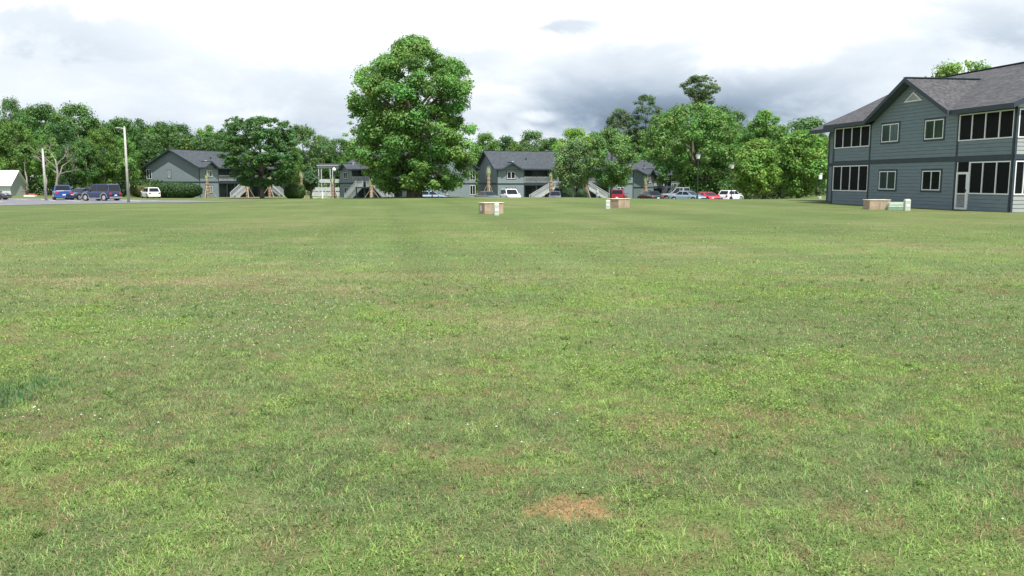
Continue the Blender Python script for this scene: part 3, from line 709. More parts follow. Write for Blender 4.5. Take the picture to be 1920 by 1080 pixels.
    b = MB(); b.slab([(-7.0, 1.9, 5.36), (-.01, 1.9, 5.36), (-.01, 6.5, 7.3), (-7.0, 6.5, 7.3)], .28); b.slab([(-.01, 11, 5.36), (-7.0, 11, 5.36), (-7.0, 6.5, 7.3), (-.01, 6.5, 7.3)], .28)
    b.build('rear_wing_roof', [M['shingle'], M['trim']], root)
near_apartment()

# ------------------------------------------------------------------ the apartment blocks across the field
def railing(mb, p0, p1, h=.95, post=.09, step=.17, sag=0):
    p0, p1 = Vector(p0), Vector(p1); d = p1 - p0; L = math.hypot(d.x, d.y); up = Vector((0, 0, 1))
    mb.bar(p0 + up * h, p1 + up * h, .07, .09); mb.bar(p0 + up * .12, p1 + up * .12, .05, .07)
    n = max(2, int(L / step))
    for k in range(1, n):
        q = p0 + d * (k / n); mb.bar(q + up * .12, q + up * h, .045, .045)
    for q in (p0, p1): mb.bar(q, q + up * (h + .08), post, post)
def far_apartment(O, ex, label, L=27.0, D=12.0, zr=8.6, panes=None, stairs=True, porch_side='left', vents=((3.2, 1.2), (6.2, 2.6), (12, 1.8))):
    exn = Vector(ex).normalized()
    root = empty('apartment_building', O, math.atan2(exn.y, exn.x), label, 'building', 'grey apartment buildings')
    Fs = frames(L, D); F, FR, FL, FB = Fs['front'], Fs['right'], Fs['left'], Fs['back']
    ze, wl_, b0, b1 = 5.35, 5.0, 5.0, L - 5.0
    dm = [(2.55, 1.75, 6.45, .75), (L - 2.55, 1.75, 6.45, .75)]
    rf, sl = roof(L, D, .6, .7, .7, ze, zr, root, M['shingle_far'], dm)
    for x, y in vents:
        mb = MB(); z = ze + sl * (y + .6); mb.tube([(x, y, z - .1), (x, y, z + .3)], [.09, .09], 6); mb.box(x - .16, x + .16, y - .12, y + .12, z + .3, z + .38); mb.build('roof_vent', M['white'] if x < 4 else M['trim'], rf)
    w = MB()
    for a0, a1, xc in ((0, wl_, 2.55), (L - wl_, L, L - 2.55)):
        siding(w, F, a0, a1, -.8, 2.6); s2 = (6.45 - ze) / 1.75; zp = 6.45 - .2
        siding(w, F, a0, a1, 2.85, 5.2); siding(w, F, lambda z: xc - (zp - z) / s2, lambda z: xc + (zp - z) / s2, 5.25, zp - .03)
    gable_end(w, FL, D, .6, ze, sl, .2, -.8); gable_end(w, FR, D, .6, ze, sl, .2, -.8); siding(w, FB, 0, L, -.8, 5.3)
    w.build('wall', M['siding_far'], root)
    # open galleries between the end wings
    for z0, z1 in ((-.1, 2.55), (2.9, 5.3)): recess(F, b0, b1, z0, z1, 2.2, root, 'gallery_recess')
    mb = MB(); mb.fbox(F, b0, b1, -.04, .10, 2.45, 2.92); mb.build('gallery_beam', M['trim'], root)
    for a in (b0 + 2.2, b0 + 4.3, b0 + 6.4, b1 - 6.4, b1 - 4.3, b1 - 2.2):
        mb = MB(); mb.fbox(F, a - .08, a + .08, -.10, .06, -.4, 2.45); mb.fbox(F, a - .08, a + .08, -.10, .06, 2.92, 5.2); mb.build('gallery_post', M['trim'], root)
    for a in (b0 + 1.6, b0 + 5.2, b1 - 5.2, b1 - 1.6):
        for z0 in (-.05, 2.92):
            mb = MB(); mb.fbox(F, a - .5, a + .5, -2.19, -2.12, z0, z0 + 2.1); mb.build('door', M['trim'], root)
    mid = L / 2
    for a0, a1 in ((b0 + .05, b0 + 6.3), (b1 - 6.3, b1 - .05)):
        mb = MB(); n = 3; st = (a1 - a0) / n
        for k in range(n): railing(mb, F(a0 + k * st, .02, 2.92), F(a0 + (k + 1) * st, .02, 2.92), 1.0)
        mb.build('railing', M['white_far'], root)
    for f, a0, a1 in ((F, 0, wl_), (F, L - wl_, L), (FR, 0, D), (FL, 0, D)):
        b = MB(); b.fbox(f, a0 - .055, a1 + .055, -.01, .055, 2.6, 2.85); b.build('floor_band', M['trim'], root)
    for a0 in (-.05, wl_ - .12, L - wl_, L - .12):
        post_board(F, a0, a0 + .17, -.8, 2.6, root); post_board(F, a0, a0 + .17, 2.85, 5.1, root)
    pn = panes or ('pane_slate', 'pane_blue')
    for xc in (2.55, L - 2.55):
        window(F, xc - .75, xc + .75, 3.62, 4.82, root, pn, sash=.08, casing=.12); window(F, xc - .75, xc + .75, .85, 2.05, root, pn, sash=.08, casing=.12)
    # gable ends: porch openings at the rear corner, a small window
    for f, rear in ((FL, 0.05), (FR, D - 1.25)):
        for z0, z1 in ((3.3, 5.0), (.8, 2.45)): window(f, rear, rear + 1.18, z0, z1, root, ('pane_dark', 'pane_dark'), sash=.07, casing=.02)
    window(FL, 5.0, 5.65, 3.55, 4.75, root, ('pane_blue', 'pane_dark'), sash=.06, casing=.12)
    window(FR, 5.6, 6.25, .8, 1.9, root, ('pane_blue', 'pane_dark'), sash=.06, casing=.12)
    if stairs:
        for sgn in (1, -1):
            X = lambda x: mid + sgn * (x - mid)
            x0, x1, zt = mid - 7.4, mid - 3.2, 2.05
            fl = MB()
            for yy in (-1.0, -2.3): fl.bar((X(x0), yy, -.35), (X(x1), yy, zt), .07, .3)
            n = 13
            for k in range(n):
                x = x0 + (x1 - x0) * (k + .5) / n; z = -.25 + (zt + .25) * (k + .5) / n; fl.box(min(X(x), X(x + .3)), max(X(x), X(x + .3)), -2.27, -1.03, z, z + .05)
            o = fl.build('stair_flight', M['white_far'], root)
            for yy in (-1.0, -2.3):
                r = MB(); railing(r, (X(x0), yy, -.2), (X(x1), yy, zt + .1), 1.0, .12); r.build('stair_railing', M['white_far'], o)
        ld = MB(); ld.box(mid - 3.2, mid + 3.2, -2.4, -.12, 1.9, 2.08)
        for x in (-3.1, 0, 3.1): ld.box(mid + x - .08, mid + x + .08, -2.35, -2.19, -.8, 1.9)
        l = ld.build('landing', M['trim'], root)
        r = MB(); railing(r, (mid - 3.2, -2.35, 2.08), (mid - .6, -2.35, 2.08), 1.0); r.build('railing', M['white_far'], l); r = MB(); railing(r, (mid + .6, -2.35, 2.08), (mid + 3.2, -2.35, 2.08), 1.0); r.build('railing', M['white_far'], l)
    return root
Z1 = -1.6
H1 = at(374, 340, 150); H3 = at(932, 340, 146); H4 = at(1209, 340, 168)
apt_a = far_apartment((H1.x, 150, -1.5), (.36, .933), 'grey apartment block at left with a pale sunlit gable end above the long dark hedge', L=28.5)
apt_b = far_apartment((-32.9, 161.1, -1.75), (.64, -.77), 'grey apartment block half hidden behind the big shade tree in the middle', L=27, panes=('pane_dark', 'pane_slate'))
apt_c = far_apartment((H3.x, 146, -1.8), (.95, .31), 'grey apartment block behind the white SUV, with a long charcoal roof and white stair rails', L=26, panes=('pane_dark', 'pane_dark'))
apt_d = far_apartment((H4.x, 168, -2.6), (.5, .87), 'farthest grey apartment block, mostly behind trees beside the silver pickup', L=27, panes=('pane_dark', 'pane_slate'))

# the white two-storey open porch seen in the gap between two blocks
def open_porch():
    c = gp(617, 185); root = empty('open_porch', c, R(8), 'white two-storey open porch frame in the gap left of the middle apartment block', 'porch')
    b = -.3
    for x in (-2.2, -1.6, .3, .8, 2.7, 3.4):
        mb = MB(); mb.box(x - .09, x + .09, -.09, .09, b, 6.2); mb.build('post', M['white_far'], root)
    for z0, z1 in ((2.7, 3.5), (5.9, 6.35)):
        mb = MB(); mb.box(-2.5, 3.7, -.16, .16, z0, z1); mb.build('beam', M['white_far'], root)
    mb = MB(); mb.box(-2.5, 3.7, .18, 2.8, 2.6, 2.8); mb.build('deck', M['timber'], root)
    mb = MB(); mb.slab([(-2.6, -.4, 6.5), (3.8, -.4, 6.5), (3.8, 3, 6.9), (-2.6, 3, 6.9)], .12); mb.build('roof', [M['shingle_far'], M['white_far']], root)
    for x in (-2.2, 3.4):
        mb = MB(); mb.box(x - .13, x + .13, 2.6, 2.8, b, 6.4); mb.build('post', M['white_far'], root)
open_porch()
def low_fence():
    root = empty('picket_fence', gp(612, 165), R(4), 'low white fence below the open porch frame beside the round dark tree', 'fence')
    for z0, z1 in ((.15, .95), (1.15, 1.85)):
        mb = MB(); mb.box(-2.9, 2.6, -.03, .03, z0, z1); mb.build('rail', M['white_far'], root)
    for k in range(5):
        mb = MB(); x = -2.9 + k * 1.375; mb.box(x - .08, x + .08, -.12, -.035, -.4, 1.95); mb.build('post', M['white_far'], root)
low_fence()

# white shed at the left edge
def shed():
    p = gp(18.5, 128); root = empty('shed', (p.x, p.y, p.z), R(7), 'white metal-roofed shed with ribbed pale walls at the left edge of the lot', 'shed')
    L, D, ze, zr = 9.0, 5.2, 1.75, 3.75; mb = MB()      # its right end stands at the local origin
    F = lambda a, o, z: Vector((-a, -o, z))
    mb.poly([(-L, 0, -.3), (0, 0, -.3), (0, 0, ze), (-L, 0, ze)]); mb.poly([(0, 0, -.3), (0, D, -.3), (0, D, ze), (0, D / 2, zr), (0, 0, ze)])
    mb.poly([(-L, D, -.3), (-L, 0, -.3), (-L, 0, ze), (-L, D / 2, zr), (-L, D, ze)]); mb.poly([(0, D, -.3), (-L, D, -.3), (-L, D, ze), (0, D, ze)])
    mb.build('wall', M['shed_wall'], root)
    sl = (zr - ze) / (D / 2); e = .35; mb = MB()
    mb.slab([(-L - .2, -e, ze - e * sl + .08), (.3, -e, ze - e * sl + .08), (.3, D / 2, zr + .08), (-L - .2, D / 2, zr + .08)], .1); mb.slab([(.3, D + e, ze - e * sl + .08), (-L - .2, D + e, ze - e * sl + .08), (-L - .2, D / 2, zr + .08), (.3, D / 2, zr + .08)], .1)
    for k in range(20):
        x = -L + k * .47; mb.bar((x, -e, ze - e * sl + .1), (x, D / 2, zr + .1), .04, .05)
    mb.build('roof', [M['shed_roof'], M['white']], root)
    mb = MB(); mb.box(-6.2, -3.6, -.04, -.005, -.1, 2.1); mb.build('door', M['white'], root)
shed()
#PART3
# ------------------------------------------------------------------ trees
def env_r(prof, z):                             # profile rows (z, left radius, right radius)
    P = np.array(prof, float); return np.interp(z, P[:, 0], P[:, 1]), np.interp(z, P[:, 0], P[:, 2])
def make_lobes(prof, n, lr, rs, fill=.3):
    P = np.array(prof, float); z0, z1 = P[:, 0].min(), P[:, 0].max(); out = []
    rmax = max(P[:, 1].max(), P[:, 2].max()); t = 0
    while len(out) < n and t < 20000:
        t += 1; z = rs.uniform(z0, z1); rl, rr = env_r(prof, z)
        if rs.random() > (.25 + .75 * max(rl, rr) / rmax): continue
        a = rs.uniform(0, 2 * np.pi); c = (1 + math.cos(a)) / 2; r = rl * (1 - c) + rr * c
        l = rs.uniform(*lr); l = min(l, max(.35 * lr[0], r * .75))
        d = max(0, r * 1.04 - l * .7) * math.sqrt(rs.uniform(fill, 1.0)); zz = min(max(z, z0 + l * .55), z1 - l * .6)
        zz = float(zz); out.append((d * math.cos(a), d * math.sin(a), zz, l))
    return out
def crown_mesh(name, lobes, n, leaf, tone, seed, parent=None, squash=.75, var=.16, droop=0., m='leaf', flat=.5):
    rs = np.random.default_rng(seed); L = np.array(lobes, float); p = L[:, 3] ** 2; p /= p.sum()
    k = rs.choice(len(L), n, p=p); d = rs.normal(size=(n, 3)); d /= np.linalg.norm(d, axis=1)[:, None]
    rad = L[k, 3] * rs.random(n) ** .42 * (1 + .22 * rs.normal(size=n).clip(-1, 1.6))
    cen = L[k, :3] + d * rad[:, None] * np.array((1, 1, squash))
    cen[:, 2] -= droop * rad ** 2 * .1
    nor = d * .75 + rs.normal(size=(n, 3)) * .32 + np.array((0, 0, flat))
    lt = (1 + var * rs.normal(size=len(L)))[k]; hue = (rs.normal(size=len(L)) * .10)[k]
    c = np.array(tone)[None, :] * 1.95 * (lt * rs.uniform(.82, 1.2, n))[:, None]; c[:, 0] *= 1 + hue + .1 * rs.normal(size=n)
    V, C = leaf_quads(cen, nor, leaf * rs.uniform(.6, 1.35, n), np.clip(c, .008, .6), .6, rs)
    return np_mesh(name, V, np.arange(n * 4), np.arange(n) * 4, M[m], C, parent)
def trunk_mesh(name, H, r, lobes, seed, parent=None, m='bark', limbs=9, top=.72, lean=0., start=.25):
    rs = random.Random(seed); mb = MB(); pts, rad = [], []
    for k in range(7):
        f = k / 6; pts.append(Vector((lean * f * H + rs.uniform(-1, 1) * r * .7 * (f > 0), rs.uniform(-1, 1) * r * .7 * (f > 0), f * H * top - (.25 if k == 0 else 0)))); rad.append(r * (1.35 if k == 0 else 1 - .72 * f))
    mb.tube(pts, rad, 9)
    for lx, ly, lz, lr in rs.sample(list(lobes), min(limbs, len(lobes))):
        f = min(max(start, (lz / H) * rs.uniform(.45, .8)), top * .97); q = f / top * 6; i = min(int(q), 5)
        a = pts[i].lerp(pts[i + 1], q - i); b = Vector((lx, ly, lz)); mid = a.lerp(b, .5) + Vector((rs.uniform(-.3, .3), rs.uniform(-.3, .3), .12 * (b - a).length))
        rr = max(.03, r * (1 - .72 * f / top) * .55); mb.tube([a, mid, b], [rr, rr * .6, rr * .2], 6)
    return mb.build(name, M[m], parent, smooth=True)
def own_tree(name, label, cat, base, prof, nl, lr, n, leaf, tone, seed, tr, group=None, fill=.3, limbs=9, m='bark', squash=.75, start=.25, ragged=0, **kw):
    root = empty(name, base, 0, label, cat, group); rs = np.random.default_rng(seed)
    lobes = make_lobes(prof, nl, lr, rs, fill) + make_lobes(prof, nl // 5, (lr[0] * 1.3, lr[1] * 1.3), rs, 0.02) + make_lobes([(z, a * 1.0, b * 1.0) for z, a, b in prof], ragged or nl // 4, (lr[0] * .5, lr[0] * .95), rs, .88); H = max(p[0] for p in prof)
    trunk_mesh('trunk', H, tr, lobes, seed, root, m, limbs, start=start)
    crown_mesh('crown', lobes, n, leaf, tone, seed + 1, root, squash, **kw); return root
def px_prof(px, Y, base, rows):                 # rows (pixel row, left px, right px) of the outline at depth Y
    s = Y / FPX / 1.008
    return sorted((at(px, y, Y).z - base.z, max(.05, (px - l) * s), max(.05, (r - px) * s)) for y, l, r in rows)
def px_tree(name, label, cat, px, Y, rows, *a, **k):
    b = gp(px, Y); return own_tree(name, label, cat, b, px_prof(px, Y, b, rows), *a, **k)
GR = (.062, .118, .030); GB = (.095, .165, .034); GD = (.040, .082, .024); GG = (.075, .105, .048)

px_tree('shade_tree', 'big bright green leafy shade tree standing alone in the middle of the field', 'tree', 776, 79,
        [(66, 782, 798), (82, 748, 812), (100, 728, 826), (116, 712, 852), (130, 682, 882), (150, 660, 894), (172, 652, 896), (196, 652, 880), (215, 662, 882), (235, 652, 890), (258, 650, 892), (285, 656, 892), (310, 678, 886), (330, 690, 880), (346, 698, 866), (358, 716, 850)],
        330, (.5, 1.05), 125000, .115, (.074, .142, .036), 21, .62, fill=.34, limbs=24, squash=.72, start=.12, var=.20, ragged=60)
px_tree('spreading_tree', 'dark green spreading tree before the left apartment block, low layered branches', 'tree', 490, 118,
        [(219, 440, 475), (228, 422, 545), (245, 415, 552), (270, 412, 558), (295, 416, 560), (318, 422, 556), (335, 440, 545), (350, 462, 530)],
        230, (.45, .9), 40000, .14, (.040, .088, .026), 33, .27, squash=.55, limbs=14, var=.12)
px_tree('young_tree', 'small grey-green tree left of its brighter twin before the white stair rails', 'tree', 1076, 99,
        [(260, 1066, 1090), (276, 1042, 1112), (300, 1030, 1122), (325, 1029, 1120), (342, 1038, 1108), (352, 1050, 1096)],
        40, (.5, 1.0), 15000, .11, (.080, .128, .050), 41, .13, squash=.85, limbs=12, m='bark_pale')
px_tree('young_tree', 'oval mid-green tree just left of and above the red SUV', 'tree', 1146, 97,
        [(241, 1138, 1164), (256, 1112, 1182), (278, 1100, 1194), (305, 1098, 1200), (328, 1104, 1197), (344, 1122, 1180), (350, 1134, 1160)],
        46, (.5, 1.05), 18000, .11, (.074, .132, .042), 42, .13, squash=.85, limbs=12)
px_tree('small_tree', 'small dark tree beside the path between the round shrub and the white fence', 'tree', 583, 136,
        [(318, 576, 590), (330, 568, 597), (348, 567, 598), (358, 574, 592)], 16, (.5, .9), 4500, .15, (.035, .07, .03), 43, .2, limbs=8)
px_tree('small_tree', 'slim young tree standing in front of the farthest apartment block', 'tree', 1243, 118,
        [(306, 1238, 1250), (318, 1226, 1258), (332, 1224, 1260), (344, 1232, 1252)], 14, (.4, .8), 3200, .13, (.05, .10, .03), 44, .09, limbs=7)
px_tree('broad_tree', 'broad bright green tree behind the silver pickup and black lamp post', 'tree', 1300, 122,
        [(193, 1278, 1312), (208, 1246, 1342), (228, 1214, 1372), (255, 1194, 1386), (285, 1194, 1392), (310, 1222, 1392), (332, 1262, 1388), (352, 1275, 1384), (366, 1285, 1378)],
        220, (.6, 1.2), 46000, .16, (.066, .128, .032), 45, .4, limbs=18, var=.14)
px_tree('roadside_tree', 'yellow-green tree with a pale trunk just right of the small white SUV', 'tree', 1418, 99,
        [(262, 1408, 1432), (280, 1385, 1450), (305, 1368, 1462), (330, 1366, 1466), (350, 1380, 1458), (362, 1400, 1446)],
        100, (.5, .95), 20000, .14, (.092, .160, .034), 46, .2, limbs=14, m='bark_pale', var=.13)
px_tree('bushy_tree', 'bright green bushy tree beside the left end of the nearest apartment block', 'tree', 1498, 106,
        [(246, 1482, 1512), (262, 1462, 1535), (290, 1452, 1552), (320, 1450, 1556), (345, 1462, 1550), (364, 1476, 1540)],
        110, (.55, 1.05), 21000, .15, (.082, .150, .033), 47, .25, limbs=12, var=.15)
px_tree('tall_tree', 'tall two-peaked leafy tree rising behind the yellow-green roadside tree', 'tree', 1432, 128,
        [(206, 1428, 1446), (220, 1404, 1460), (240, 1396, 1468), (270, 1390, 1474), (310, 1388, 1480), (345, 1400, 1470)],
        100, (.6, 1.1), 18000, .17, (.066, .132, .030), 48, .3, limbs=10)
px_tree('round_tree', 'rounded dark green tree farthest right behind the corner of the nearest apartment block', 'tree', 1507, 150,
        [(221, 1490, 1524), (232, 1474, 1538), (250, 1468, 1546), (290, 1462, 1560), (340, 1475, 1550)],
        50, (.9, 1.7), 11000, .22, (.050, .100, .032), 49, .3, limbs=8)
px_tree('hidden_tree', 'light green tree top showing above the roof of the nearest apartment block', 'tree', 1790, 80,
        [(116, 1772, 1812), (126, 1740, 1848), (140, 1726, 1862), (180, 1715, 1870), (240, 1730, 1850)],
        46, (.6, 1.1), 12000, .14, (.085, .150, .036), 50, .3, limbs=8)
px_tree('umbrella_pine', 'tall umbrella-topped pine standing above all the other trees', 'tree', 1306, 165,
        [(140, 1298, 1318), (148, 1278, 1334), (158, 1268, 1341), (168, 1270, 1345), (178, 1284, 1345), (188, 1306, 1342), (196, 1318, 1338)],
        80, (.5, .9), 11000, .14, (.060, .092, .040), 51, .33, limbs=30, squash=.5, start=.62, fill=.12)
px_tree('pine_tree', 'dark feathery pine left of the umbrella-topped pine', 'tree', 1208, 203,
        [(177, 1200, 1216), (190, 1186, 1232), (205, 1180, 1240), (225, 1178, 1242), (250, 1182, 1240), (280, 1188, 1230)],
        130, (.5, .95), 15000, .15, (.048, .084, .036), 52, .3, limbs=14, squash=.7)
px_tree('pine_tree', 'shorter grey-green pine at the left shoulder of the dark feathery pine', 'tree', 1160, 203,
        [(202, 1152, 1168), (214, 1138, 1182), (232, 1132, 1188), (260, 1130, 1190), (285, 1140, 1180)],
        110, (.5, .95), 13000, .15, (.060, .094, .042), 53, .28, limbs=10, squash=.7)

# five crowns of the woods, reused with their trunks
PROT = []
for k in range(5):
    rs = np.random.default_rng(300 + k); H = 14.0
    wz = [(2.8 + .6 * (k % 2), 2.8, 2.6), (5.0, 4.6, 4.4), (7.6, 5.4, 5.3), (10.4, 5.0 + .2 * (k % 3), 5.0), (12.6, 3.9, 3.7 - .3 * (k % 2)), (14.2, 1.6, 1.7)]
    lob = make_lobes(wz, 85, (.7, 1.35), rs, .3) + make_lobes(wz, 26, (1.1, 1.8), rs, .02)
    PROT.append((crown_mesh('crown', lob, 15000, .19, GR, 400 + k, None, var=.15), trunk_mesh('trunk', H, .22, lob, 500 + k, None, 'bark_pale' if k % 2 else 'bark', 9)))
proto_used = set()
def wood_tree(px, top, hw, Y, k, tint, label, name='woodland_tree', group=None):
    b = gp(px, Y); H = at(px, top, Y).z - b.z; sz = H / 14.0; sxy = hw * 1.12 * Y / FPX / 5.0
    r = empty(name, b, (px * 1.7) % 6.28, label, 'tree', group); r.scale = (sxy, sxy, sz)
    for src in PROT[k]:
        if k in proto_used: c = src.copy(); col.objects.link(c)
        else: c = src
        c.parent = r; c.color = (*tint, 1) if src is PROT[k][0] else (1, 1, 1, 1)
    proto_used.add(k); return r
T0, TY_, TD, TG, TB = (.76, .84, .9), (.98, .95, .8), (.52, .62, .75), (.9, .88, 1.2), (1.05, 1.12, .95)
WL = 'trees along the left wood'
for a in [
    (30, 186, 24, 160, 1, TG, 'wispy tree standing highest above the left wood'),
    (-20, 214, 50, 146, 0, T0, 'dark tree cut by the left edge above the white shed'),
    (84, 198, 40, 158, 2, T0, 'tall dark green tree right of the wispy one'),
    (153, 197, 46, 152, 3, T0, 'broad rounded tree crown, the bulkiest in the left wood'),
    (34, 228, 34, 138, 4, TY_, 'olive-green tree directly behind the white shed'),
    (92, 254, 26, 135, 0, TB, 'low light green tree behind the bare dead tree'),
    (120, 232, 30, 144, 1, TD, 'dark tree behind the bare dead tree, left of the yellowish one'),
    (196, 242, 32, 134, 2, TY_, 'yellowish green tree behind the blue SUV'),
    (164, 262, 26, 131, 3, T0, 'slender tree behind the dark navy car'),
    (232, 222, 34, 166, 4, T0, 'dark crown just above the taller pale pole'),
    (268, 224, 30, 184, 0, TD, 'dark tree left of the left apartment block, behind the pole'),
    (238, 262, 24, 140, 1, TB, 'mid-green tree touching the rear porch of the left apartment block'),
    (312, 231, 32, 176, 2, T0, 'tree top above the left end of the left roof'),
    (345, 234, 30, 190, 3, TD, 'dark tree top above the left ridge, right of the roof peak'),
    (338, 252, 24, 178, 4, (1.8, 1.15, .8), 'rusty yellow tree behind the left ridge'),
    (392, 237, 34, 186, 0, TB, 'pale green tree top behind the middle of the left roof'),
    (56, 205, 34, 166, 1, T0, 'rounded tree between the wispy tree and the tall dark one'),
    (216, 226, 30, 164, 0, T0, 'green crown behind and above the yellowish tree'),
    (290, 238, 30, 186, 3, TB, 'light crown showing above the left slope of the left roof'),
    (140, 268, 26, 133, 2, TD, 'dark low tree behind the blue pickup'),
    (425, 246, 28, 182, 1, T0, 'green tree peeping out left of the dark spreading tree'),
]: wood_tree(*a, group=WL)
WC = 'trees behind the middle apartment blocks'
for a in [
    (570, 237, 36, 190, 2, TG, 'grey-green tall tree right of the dark spreading tree'),
    (604, 256, 26, 198, 3, TG, 'grey-green tree behind the white open porch frame'),
    (636, 260, 28, 205, 4, T0, 'green tree above the left gable of the half-hidden block'),
    (548, 268, 20, 172, 0, TY_, 'yellow-green tree at the right side of the dark spreading tree'),
    (662, 270, 22, 184, 1, TB, 'bright tree behind the half-hidden roof, left of the shade tree'),
    (700, 262, 34, 205, 2, TD, 'dark tree behind the lower left side of the shade tree'),
    (908, 250, 28, 195, 3, TB, 'light green tree touching the right side of the shade tree'),
    (945, 256, 30, 205, 4, TD, 'dark tree left of the highest crown above the long roof'),
    (966, 266, 24, 188, 0, TY_, 'yellowish tree right behind the long charcoal roof'),
    (996, 247, 34, 215, 1, TG, 'highest crown above the long charcoal roof'),
    (1030, 260, 28, 205, 2, T0, 'green tree above the right half of the long charcoal roof'),
    (1074, 241, 36, 165, 3, (1.6, 1.5, .9), 'yellow-green rounded tree above the small grey-green tree'),
    (1118, 248, 30, 180, 4, TB, 'green tree between the yellow-green crown and the pines'),
]: wood_tree(*a, group=WC)
WR = 'trees of the right wood'
for a in [
    (1188, 246, 34, 206, 0, TB, 'light green tree below the dark feathery pine'),
    (1252, 212, 40, 208, 1, TB, 'bright tree behind the left shoulder of the broad tree'),
    (1340, 202, 40, 162, 2, T0, 'green tree under the umbrella-topped pine, behind the broad tree'),
    (1378, 209, 26, 175, 3, TG, 'grey-green tree top right of the broad tree'),
    (1400, 238, 34, 140, 4, T0, 'green tree between the broad tree and the two-peaked tree'),
    (1470, 256, 36, 130, 0, TB, 'bright tree behind the bushy tree near the block'),
    (1545, 262, 36, 140, 1, TD, 'dark tree at the far corner of the nearest apartment block'),
    (1345, 285, 34, 128, 2, TD, 'dark low tree behind the red coupe'),
    (1388, 250, 34, 133, 3, T0, 'green tree filling the gap at the right side of the broad tree'),
    (1454, 236, 36, 142, 1, TG, 'tree behind the shoulder of the two-peaked tree, on its right'),
    (1532, 258, 34, 120, 4, TB, 'bright low tree against the corner of the nearest apartment block'),
    (1466, 292, 30, 116, 2, T0, 'low tree between the yellow-green roadside tree and the bushy tree'),
    (1222, 262, 30, 203, 3, T0, 'green tree above the roof of the farthest apartment block'),
]: wood_tree(*a, group=WR)
for k, pr in enumerate(PROT):
    if k not in proto_used: [bpy.data.objects.remove(o) for o in pr]

def woodland():                                 # the mass of the woods behind the trees one can tell apart
    V, C = [], []; rs = np.random.default_rng(77)
    def mass(p0, p1, Y0, Y1, tops, n, tone, size, zlow=0.0):
        Y = rs.uniform(Y0, Y1, n); px = rs.uniform(p0, p1, n); x = (px - 960) / FPX * Y / 1.008
        zt = np.interp(px, [t[0] for t in tops], [t[1] for t in tops]) * (.72 + .4 * fbm(x * .16, Y * .16, 7, 3))
        f = rs.random(n) ** .75; z = ter(x, Y) + zlow + f * (zt - zlow)
        x = x + rs.normal(0, .5, n); cl = fbm(x * .5, z * .5 + Y * .3, 9, 2); keep = cl > .40; x, Y, z = x[keep], Y[keep], z[keep]; m = len(x)
        c = np.array(tone)[None, :] * 1.4 * (rs.uniform(.65, 1.3, m) * (.7 + .6 * fbm(x * .3, z * .3, 19, 2)))[:, None]
        nor = rs.normal(size=(m, 3)) * .7 + np.array((0, -.3, .6))
        v, cc = leaf_quads(np.stack([x, Y, z], 1), nor, size * rs.uniform(.6, 1.3, m), c, .65, rs); V.append(v); C.append(cc)
    mass(-160, 480, 164, 190, ((-160, 15), (60, 15), (200, 14), (300, 12.5), (480, 12)), 42000, GD, .33)
    mass(-160, 300, 136, 158, ((-160, 3.4), (300, 3.2)), 11000, (.036, .072, .022), .25)
    mass(480, 900, 205, 235, ((480, 10.5), (640, 10), (900, 10.5)), 20000, GR, .36)
    mass(880, 1300, 212, 240, ((880, 10.5), (1000, 12), (1240, 14), (1300, 14)), 25000, GR, .36)
    mass(1292, 1640, 146, 172, ((1292, 13), (1330, 14), (1450, 11.5), (1640, 10.5)), 26000, GR, .30)
    mass(1270, 1600, 116, 138, ((1270, 2.6), (1450, 3.0), (1600, 3.0)), 10000, (.036, .074, .022), .2)
    V = np.concatenate(V); C = np.concatenate(C); k = len(V) // 4
    o = np_mesh('woodland', V, np.arange(k * 4), np.arange(k) * 4, M['leaf'], C)
    tag(o, 'dense dark green mass of woodland filling in behind the separate trees', 'woodland', kind='stuff')
woodland()

def dead_tree():
    b = gp(107, 122); root = empty('dead_tree', b, 0, 'bare bleached dead tree with tangled grey branches left of the blue pickup', 'tree')
    rs = random.Random(5)
    tr = MB(); tr.tube([(0, 0, -.3), (-.1, 0, 1.8), (.15, .05, 3.2), (.1, 0, 4.4), (-.1, .1, 5.4)], [.24, .19, .15, .12, .08], 8)
    tr.tube([(.0, 0, 2.0), (.5, .1, 3.4), (.9, .1, 4.5)], [.13, .1, .06], 7); tr.build('trunk', M['deadwood'], root, smooth=True)
    br = MB()
    def grow(p, d, L, r, n):
        q = p + d * L * .5 + Vector((rs.uniform(-.12, .12), rs.uniform(-.1, .1), .05)) * L; e_ = p + d * L
        br.tube([p, q, e_], [r, r * .75, r * .5], 5, cap=False)
        if n == 0: return
        for k in range(3 if n > 1 else 4):
            t = rs.uniform(.45, 1); dd = (d + Vector((rs.uniform(-1, 1), rs.uniform(-.7, .7), rs.uniform(-.45, .75)))).normalized()
            grow(p.lerp(e_, t), dd, L * rs.uniform(.45, .75), r * .5, n - 1)
    for p, d, L in (((-.1, .1, 5.2), (-.5, 0, .8), 1.8), ((.1, 0, 4.4), (.6, .1, .7), 2.0), ((.9, .1, 4.4), (.8, 0, .6), 1.7), ((.1, 0, 3.4), (-.9, .1, .5), 1.9), ((.1, 0, 4.0), (-.8, -.2, .9), 2.2), ((.5, .1, 3.3), (.95, .1, .2), 1.8)):
        grow(Vector(p), Vector(d).normalized(), L, .075, 3)
    br.build('branches', M['deadwood'], root)
dead_tree()
def bare_trunk(px, Y, H, r, label):
    root = empty('bare_tree', gp(px, Y), 0, label, 'tree'); mb = MB(); rs = random.Random(px)
    mb.tube([(rs.uniform(-.1, .1) * k, 0, H * k / 5 - .2) for k in range(6)], [r * (1.1 - .1 * k) for k in range(6)], 7)
    mb.build('trunk', M['bark_pale'], root, smooth=True)
    lob = [(rs.uniform(-.9, .9), rs.uniform(-.8, .8), H * rs.uniform(.85, 1.08), rs.uniform(.6, 1)) for _ in range(7)]
    crown_mesh('crown', lob, 1500, .2, GR, px, root)
